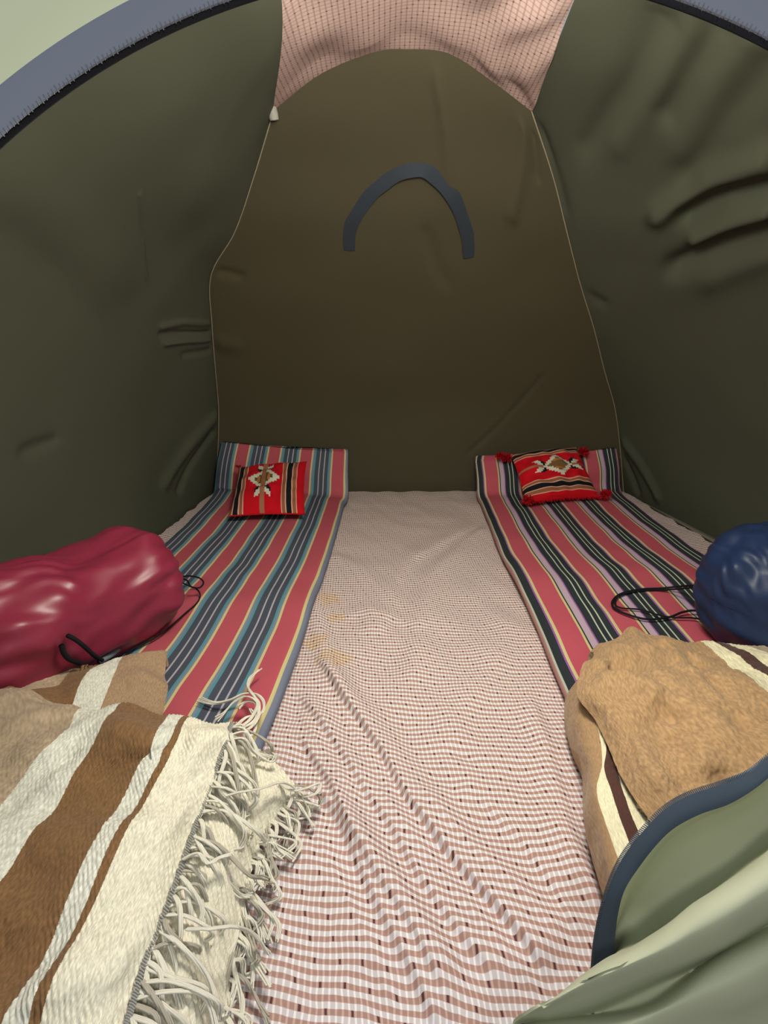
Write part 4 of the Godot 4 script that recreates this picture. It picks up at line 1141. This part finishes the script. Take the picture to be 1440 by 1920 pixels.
func right_blanket() -> void:
	var camel := rgb(172, 140, 104)
	var white := rgb(228, 222, 190)
	var dark := rgb(82, 56, 50)
	var o := thing("wool_blanket", "plush camel brown blanket with cream and dark brown stripes, front right", "blanket", Vector3(0.5, 0.05, -0.7))
	var cloth := wool([[0.50, camel], [0.575, white], [0.635, dark], [0.75, white], [2.0, rgb(166, 150, 128)]], 5)
	var rows: Array = [
		[Vector3(0.417, 0.05, -0.922), Vector3(0.446, 0.058, -0.949), Vector3(0.485, 0.062, -0.966), Vector3(0.564, 0.062, -0.96), Vector3(0.643, 0.06, -0.95), Vector3(0.728, 0.06, -0.944), Vector3(0.858, 0.06, -0.933)],
		[Vector3(0.417, 0.09, -0.92), Vector3(0.446, 0.098, -0.947), Vector3(0.485, 0.102, -0.964), Vector3(0.564, 0.102, -0.958), Vector3(0.643, 0.1, -0.948), Vector3(0.728, 0.1, -0.942), Vector3(0.858, 0.1, -0.931)],
		[Vector3(0.417, 0.11, -0.902), Vector3(0.446, 0.118, -0.929), Vector3(0.485, 0.122, -0.946), Vector3(0.564, 0.122, -0.94), Vector3(0.643, 0.12, -0.93), Vector3(0.728, 0.12, -0.924), Vector3(0.858, 0.12, -0.913)],
		[Vector3(0.379, 0.13, -0.845), Vector3(0.398, 0.151, -0.822), Vector3(0.455, 0.155, -0.822), Vector3(0.548, 0.15, -0.829), Vector3(0.627, 0.14, -0.83), Vector3(0.76, 0.13, -0.845), Vector3(0.92, 0.11, -0.873)],
		[Vector3(0.343, 0.135, -0.79), Vector3(0.366, 0.158, -0.765), Vector3(0.429, 0.165, -0.761), Vector3(0.523, 0.17, -0.754), Vector3(0.611, 0.16, -0.756), Vector3(0.779, 0.15, -0.77), Vector3(0.929, 0.13, -0.797)],
		[Vector3(0.323, 0.137, -0.738), Vector3(0.348, 0.162, -0.711), Vector3(0.413, 0.172, -0.704), Vector3(0.512, 0.18, -0.693), Vector3(0.606, 0.17, -0.696), Vector3(0.811, 0.16, -0.708), Vector3(0.955, 0.14, -0.734)],
		[Vector3(0.328, 0.137, -0.681), Vector3(0.353, 0.164, -0.659), Vector3(0.417, 0.175, -0.651), Vector3(0.513, 0.185, -0.639), Vector3(0.606, 0.175, -0.642), Vector3(0.85, 0.165, -0.653), Vector3(0.988, 0.145, -0.677)],
		[Vector3(0.328, 0.137, -0.625), Vector3(0.353, 0.164, -0.605), Vector3(0.419, 0.175, -0.597), Vector3(0.517, 0.185, -0.586), Vector3(0.612, 0.175, -0.589), Vector3(0.901, 0.165, -0.599), Vector3(1.035, 0.145, -0.621)],
		[Vector3(0.324, 0.137, -0.581), Vector3(0.351, 0.164, -0.561), Vector3(0.418, 0.175, -0.553), Vector3(0.519, 0.185, -0.543), Vector3(0.617, 0.175, -0.546), Vector3(0.942, 0.165, -0.556), Vector3(1.072, 0.145, -0.576)],
		[Vector3(0.326, 0.137, -0.545), Vector3(0.354, 0.162, -0.528), Vector3(0.423, 0.172, -0.522), Vector3(0.527, 0.18, -0.514), Vector3(0.627, 0.17, -0.517), Vector3(0.984, 0.16, -0.527), Vector3(1.111, 0.14, -0.545)],
		[Vector3(0.332, 0.137, -0.503), Vector3(0.361, 0.159, -0.49), Vector3(0.433, 0.165, -0.488), Vector3(0.541, 0.17, -0.484), Vector3(0.643, 0.16, -0.487), Vector3(1.041, 0.15, -0.495), Vector3(1.165, 0.13, -0.513)],
		[Vector3(0.34, 0.13, -0.467), Vector3(0.372, 0.148, -0.458), Vector3(0.449, 0.15, -0.459), Vector3(0.56, 0.155, -0.455), Vector3(0.665, 0.145, -0.457), Vector3(1.109, 0.135, -0.465), Vector3(1.17, 0.115, -0.481)],
		[Vector3(0.36, 0.11, -0.401), Vector3(0.396, 0.123, -0.397), Vector3(0.481, 0.12, -0.401), Vector3(0.603, 0.12, -0.401), Vector3(0.715, 0.11, -0.403), Vector3(1.17, 0.1, -0.41), Vector3(1.17, 0.08, -0.423)]]
	var gt := wool_grid(rows, 240, 240, [0.0, 0.14, 0.27, 0.4, 0.50, 0.75, 1.0], -0.0022, 0.004, [
		[0, [Vector2(0.225, 0.263), Vector2(0.369, 0.331), Vector2(0.388, 0.412), Vector2(0.362, 0.494)], 0.03, -0.018],
		[0, [Vector2(0.425, 0.031), Vector2(0.369, 0.269), Vector2(0.394, 0.394), Vector2(0.356, 0.556), Vector2(0.356, 0.662)], 0.035, 0.014],
		[0, [Vector2(0.188, 0.356), Vector2(0.281, 0.350), Vector2(0.356, 0.425)], 0.04, 0.016],
		[0, [Vector2(0.519, 0.269), Vector2(0.537, 0.400), Vector2(0.500, 0.525)], 0.03, -0.016],
		[0, [Vector2(0.469, 0.219), Vector2(0.506, 0.300), Vector2(0.519, 0.463)], 0.03, 0.014],
		[0, [Vector2(0.362, 0.506), Vector2(0.362, 0.644), Vector2(0.369, 0.750)], 0.04, -0.012],
		[0, [Vector2(0.300, 0.556), Vector2(0.244, 0.656), Vector2(0.263, 0.762)], 0.05, -0.012],
		[0, [Vector2(0.181, 0.600), Vector2(0.169, 0.738)], 0.03, 0.008]])
	var b := MB.new()
	b.sheet(gt[0], gt[1], 0.012, Vector3.UP)
	put("upper_fold", b.mesh(cloth), o).position = -o.position
	var cloth2 := wool([[0.40, camel], [0.60, white], [0.75, dark], [2.0, white]], 6)
	gt = wool_grid([
		[Vector3(0.457, 0.015, -0.996), Vector3(0.438, 0.05, -0.95), Vector3(0.422, 0.105, -0.872), Vector3(0.397, 0.112, -0.862), Vector3(0.407, 0.112, -0.862), Vector3(0.417, 0.112, -0.862), Vector3(0.429, 0.112, -0.862)],
		[Vector3(0.405, 0.015, -0.94), Vector3(0.389, 0.05, -0.896), Vector3(0.376, 0.105, -0.823), Vector3(0.366, 0.112, -0.813), Vector3(0.376, 0.112, -0.813), Vector3(0.386, 0.112, -0.813), Vector3(0.397, 0.112, -0.813)],
		[Vector3(0.367, 0.015, -0.881), Vector3(0.351, 0.05, -0.84), Vector3(0.34, 0.105, -0.771), Vector3(0.351, 0.112, -0.762), Vector3(0.36, 0.112, -0.762), Vector3(0.369, 0.112, -0.762), Vector3(0.38, 0.112, -0.762)],
		[Vector3(0.343, 0.015, -0.821), Vector3(0.329, 0.05, -0.783), Vector3(0.32, 0.105, -0.719), Vector3(0.337, 0.125, -0.696), Vector3(0.342, 0.126, -0.694), Vector3(0.349, 0.126, -0.694), Vector3(0.358, 0.122, -0.699)],
		[Vector3(0.332, 0.015, -0.756), Vector3(0.318, 0.05, -0.721), Vector3(0.31, 0.105, -0.662), Vector3(0.325, 0.125, -0.64), Vector3(0.333, 0.126, -0.639), Vector3(0.337, 0.126, -0.639), Vector3(0.346, 0.122, -0.644)],
		[Vector3(0.328, 0.015, -0.704), Vector3(0.314, 0.05, -0.672), Vector3(0.3, 0.105, -0.616), Vector3(0.309, 0.125, -0.596), Vector3(0.313, 0.126, -0.595), Vector3(0.332, 0.126, -0.595), Vector3(0.34, 0.122, -0.599)],
		[Vector3(0.319, 0.015, -0.656), Vector3(0.305, 0.05, -0.625), Vector3(0.287, 0.105, -0.574), Vector3(0.287, 0.125, -0.555), Vector3(0.307, 0.126, -0.554), Vector3(0.323, 0.126, -0.554), Vector3(0.342, 0.122, -0.558)],
		[Vector3(0.301, 0.015, -0.602), Vector3(0.289, 0.05, -0.574), Vector3(0.275, 0.105, -0.527), Vector3(0.28, 0.125, -0.51), Vector3(0.301, 0.126, -0.509), Vector3(0.316, 0.126, -0.509), Vector3(0.349, 0.122, -0.512)],
		[Vector3(0.292, 0.015, -0.528), Vector3(0.279, 0.05, -0.503), Vector3(0.268, 0.105, -0.462), Vector3(0.277, 0.125, -0.447), Vector3(0.295, 0.126, -0.446), Vector3(0.315, 0.126, -0.446), Vector3(0.353, 0.122, -0.449)],
		[Vector3(0.287, 0.015, -0.465), Vector3(0.275, 0.05, -0.443), Vector3(0.265, 0.105, -0.407), Vector3(0.275, 0.125, -0.393), Vector3(0.292, 0.126, -0.393), Vector3(0.318, 0.126, -0.393), Vector3(0.348, 0.122, -0.395)],
		[Vector3(0.281, 0.015, -0.39), Vector3(0.269, 0.05, -0.372), Vector3(0.262, 0.105, -0.341), Vector3(0.275, 0.125, -0.33), Vector3(0.294, 0.126, -0.33), Vector3(0.315, 0.126, -0.33), Vector3(0.347, 0.122, -0.332)]], 140, 200, [0.0, 0.1, 0.2, 0.40, 0.60, 0.75, 1.0], -0.0008, 0.002)
	b = MB.new()
	b.sheet(gt[0], gt[1], 0.010, Vector3.UP)
	put("lower_fold", b.mesh(cloth2), o).position = -o.position

func door_panel() -> void:
	var sage := mat(rgb(172, 176, 150), 0.65, 0.3)
	var g := net([
		[Vector3(0.19, 0.182, -0.31), Vector3(0.201, 0.192, -0.313), Vector3(0.202, 0.208, -0.319), Vector3(0.205, 0.231, -0.327), Vector3(0.211, 0.252, -0.334), Vector3(0.224, 0.271, -0.341), Vector3(0.239, 0.29, -0.347), Vector3(0.255, 0.304, -0.352), Vector3(0.277, 0.315, -0.356), Vector3(0.302, 0.323, -0.359), Vector3(0.323, 0.334, -0.363), Vector3(0.341, 0.347, -0.368), Vector3(0.379, 0.379, -0.379), Vector3(0.487, 0.415, -0.391), Vector3(0.604, 0.441, -0.4)],
		[Vector3(0.19, 0.159, -0.321), Vector3(0.201, 0.169, -0.324), Vector3(0.21, 0.184, -0.329), Vector3(0.219, 0.203, -0.336), Vector3(0.231, 0.221, -0.343), Vector3(0.246, 0.238, -0.348), Vector3(0.262, 0.255, -0.354), Vector3(0.279, 0.268, -0.359), Vector3(0.3, 0.279, -0.363), Vector3(0.322, 0.289, -0.366), Vector3(0.342, 0.301, -0.37), Vector3(0.361, 0.315, -0.375), Vector3(0.4, 0.346, -0.386), Vector3(0.512, 0.382, -0.399), Vector3(0.634, 0.41, -0.409)],
		[Vector3(0.159, 0.22, -0.283), Vector3(0.173, 0.216, -0.293), Vector3(0.196, 0.214, -0.305), Vector3(0.219, 0.211, -0.316), Vector3(0.244, 0.212, -0.329), Vector3(0.261, 0.225, -0.333), Vector3(0.277, 0.237, -0.337), Vector3(0.294, 0.249, -0.341), Vector3(0.311, 0.259, -0.345), Vector3(0.327, 0.27, -0.349), Vector3(0.344, 0.282, -0.353), Vector3(0.363, 0.296, -0.358), Vector3(0.402, 0.323, -0.367), Vector3(0.511, 0.359, -0.38), Vector3(0.631, 0.386, -0.39)],
		[Vector3(0.148, 0.222, -0.276), Vector3(0.16, 0.232, -0.279), Vector3(0.177, 0.243, -0.283), Vector3(0.196, 0.252, -0.286), Vector3(0.213, 0.262, -0.29), Vector3(0.23, 0.273, -0.294), Vector3(0.245, 0.284, -0.298), Vector3(0.261, 0.294, -0.301), Vector3(0.277, 0.304, -0.305), Vector3(0.293, 0.314, -0.308), Vector3(0.309, 0.324, -0.312), Vector3(0.327, 0.336, -0.316), Vector3(0.361, 0.359, -0.324), Vector3(0.459, 0.391, -0.335), Vector3(0.565, 0.415, -0.344)],
		[Vector3(0.135, 0.236, -0.263), Vector3(0.148, 0.247, -0.267), Vector3(0.165, 0.257, -0.27), Vector3(0.184, 0.266, -0.273), Vector3(0.201, 0.274, -0.276), Vector3(0.218, 0.284, -0.28), Vector3(0.235, 0.294, -0.283), Vector3(0.251, 0.304, -0.287), Vector3(0.267, 0.314, -0.29), Vector3(0.284, 0.324, -0.294), Vector3(0.3, 0.334, -0.297), Vector3(0.318, 0.345, -0.301), Vector3(0.351, 0.366, -0.308), Vector3(0.445, 0.397, -0.319), Vector3(0.547, 0.42, -0.327)],
		[Vector3(0.118, 0.241, -0.254), Vector3(0.136, 0.25, -0.257), Vector3(0.156, 0.258, -0.26), Vector3(0.176, 0.265, -0.262), Vector3(0.194, 0.272, -0.265), Vector3(0.213, 0.282, -0.268), Vector3(0.23, 0.291, -0.272), Vector3(0.247, 0.301, -0.275), Vector3(0.264, 0.311, -0.278), Vector3(0.281, 0.32, -0.282), Vector3(0.298, 0.329, -0.285), Vector3(0.316, 0.339, -0.288), Vector3(0.346, 0.357, -0.295), Vector3(0.438, 0.388, -0.305), Vector3(0.537, 0.41, -0.313)],
		[Vector3(0.107, 0.225, -0.256), Vector3(0.13, 0.233, -0.259), Vector3(0.154, 0.238, -0.261), Vector3(0.176, 0.244, -0.263), Vector3(0.196, 0.252, -0.265), Vector3(0.217, 0.261, -0.268), Vector3(0.235, 0.27, -0.272), Vector3(0.253, 0.28, -0.275), Vector3(0.271, 0.29, -0.279), Vector3(0.29, 0.299, -0.282), Vector3(0.308, 0.307, -0.285), Vector3(0.328, 0.317, -0.288), Vector3(0.356, 0.334, -0.294), Vector3(0.45, 0.364, -0.305), Vector3(0.551, 0.387, -0.313)],
		[Vector3(0.101, 0.199, -0.263), Vector3(0.128, 0.203, -0.264), Vector3(0.155, 0.207, -0.265), Vector3(0.181, 0.213, -0.267), Vector3(0.204, 0.221, -0.27), Vector3(0.226, 0.232, -0.274), Vector3(0.246, 0.242, -0.278), Vector3(0.265, 0.253, -0.282), Vector3(0.284, 0.264, -0.285), Vector3(0.302, 0.274, -0.289), Vector3(0.323, 0.283, -0.292), Vector3(0.344, 0.292, -0.295), Vector3(0.374, 0.308, -0.301), Vector3(0.47, 0.339, -0.312), Vector3(0.575, 0.363, -0.32)],
		[Vector3(0.091, 0.217, -0.242), Vector3(0.118, 0.219, -0.243), Vector3(0.146, 0.222, -0.244), Vector3(0.172, 0.228, -0.246), Vector3(0.196, 0.236, -0.249), Vector3(0.217, 0.245, -0.252), Vector3(0.237, 0.255, -0.256), Vector3(0.255, 0.264, -0.259), Vector3(0.273, 0.273, -0.262), Vector3(0.29, 0.281, -0.265), Vector3(0.308, 0.288, -0.267), Vector3(0.328, 0.297, -0.27), Vector3(0.356, 0.31, -0.275), Vector3(0.446, 0.34, -0.285), Vector3(0.545, 0.362, -0.293)],
		[Vector3(0.084, 0.176, -0.234), Vector3(0.116, 0.176, -0.234), Vector3(0.148, 0.178, -0.234), Vector3(0.178, 0.184, -0.236), Vector3(0.204, 0.191, -0.239), Vector3(0.228, 0.199, -0.241), Vector3(0.248, 0.207, -0.244), Vector3(0.268, 0.214, -0.247), Vector3(0.286, 0.222, -0.249), Vector3(0.304, 0.229, -0.252), Vector3(0.322, 0.237, -0.255), Vector3(0.342, 0.244, -0.257), Vector3(0.368, 0.256, -0.261), Vector3(0.46, 0.286, -0.272), Vector3(0.56, 0.308, -0.28)]], 120, 160)
	ripple(g, 0.006, 9.0)
	var b := MB.new()
	b.sheet(g, [], 0.002, Vector3(0, 0.5, 1))
	var o := structure("door_1", b.mesh(sage), "sage green door panel of the tent rolled down at the lower right")
	var tape := MB.new()
	var a := flow(PackedVector3Array([Vector3(0.185, 0.166, -0.313), Vector3(0.187, 0.176, -0.316), Vector3(0.189, 0.197, -0.323), Vector3(0.194, 0.221, -0.332), Vector3(0.202, 0.247, -0.341), Vector3(0.213, 0.269, -0.349), Vector3(0.229, 0.29, -0.356), Vector3(0.25, 0.311, -0.363), Vector3(0.273, 0.323, -0.368), Vector3(0.301, 0.332, -0.371), Vector3(0.325, 0.341, -0.374), Vector3(0.344, 0.355, -0.379), Vector3(0.382, 0.386, -0.39), Vector3(0.492, 0.422, -0.402), Vector3(0.612, 0.449, -0.412)]), 120)
	var z := flow(PackedVector3Array([Vector3(0.19, 0.182, -0.31), Vector3(0.201, 0.192, -0.313), Vector3(0.202, 0.208, -0.319), Vector3(0.205, 0.231, -0.327), Vector3(0.211, 0.252, -0.334), Vector3(0.224, 0.271, -0.341), Vector3(0.239, 0.29, -0.347), Vector3(0.255, 0.304, -0.352), Vector3(0.277, 0.315, -0.356), Vector3(0.302, 0.323, -0.359), Vector3(0.323, 0.334, -0.363), Vector3(0.341, 0.347, -0.368), Vector3(0.379, 0.379, -0.379), Vector3(0.487, 0.415, -0.391), Vector3(0.604, 0.441, -0.4)]), 120)
	var rows := []
	for k in 5:
		var row := PackedVector3Array()
		for i in a.size():
			row.append(a[i].lerp(z[i], k / 4.0 * 1.06) + Vector3(0, 0.2, 1).normalized() * 0.0035 * sin(0.4 + k * 0.6))
		rows.append(row)
	tape.sheet(rows, [], 0.003, Vector3(0, 0.5, 1))
	put("zipper_tape", tape.mesh(mat(rgb(58, 68, 80), 0.85, 0.2)), o).set_meta("label", "dark blue grey zipper tape")
	var teeth := MB.new()
	for k in 119:
		for e in 2:
			var p := a[k].lerp(a[k + 1], e * 0.5)
			var d := (z[k] - a[k]).normalized()
			teeth.tube(PackedVector3Array([p - d * 0.002, p + Vector3(0, 0.0006, 0.0006), p + d * 0.0022]), 0.0009, 0.0007, 4)
	put("zipper_teeth", teeth.mesh(mat(rgb(60, 68, 78), 0.4, 0.6)), o)
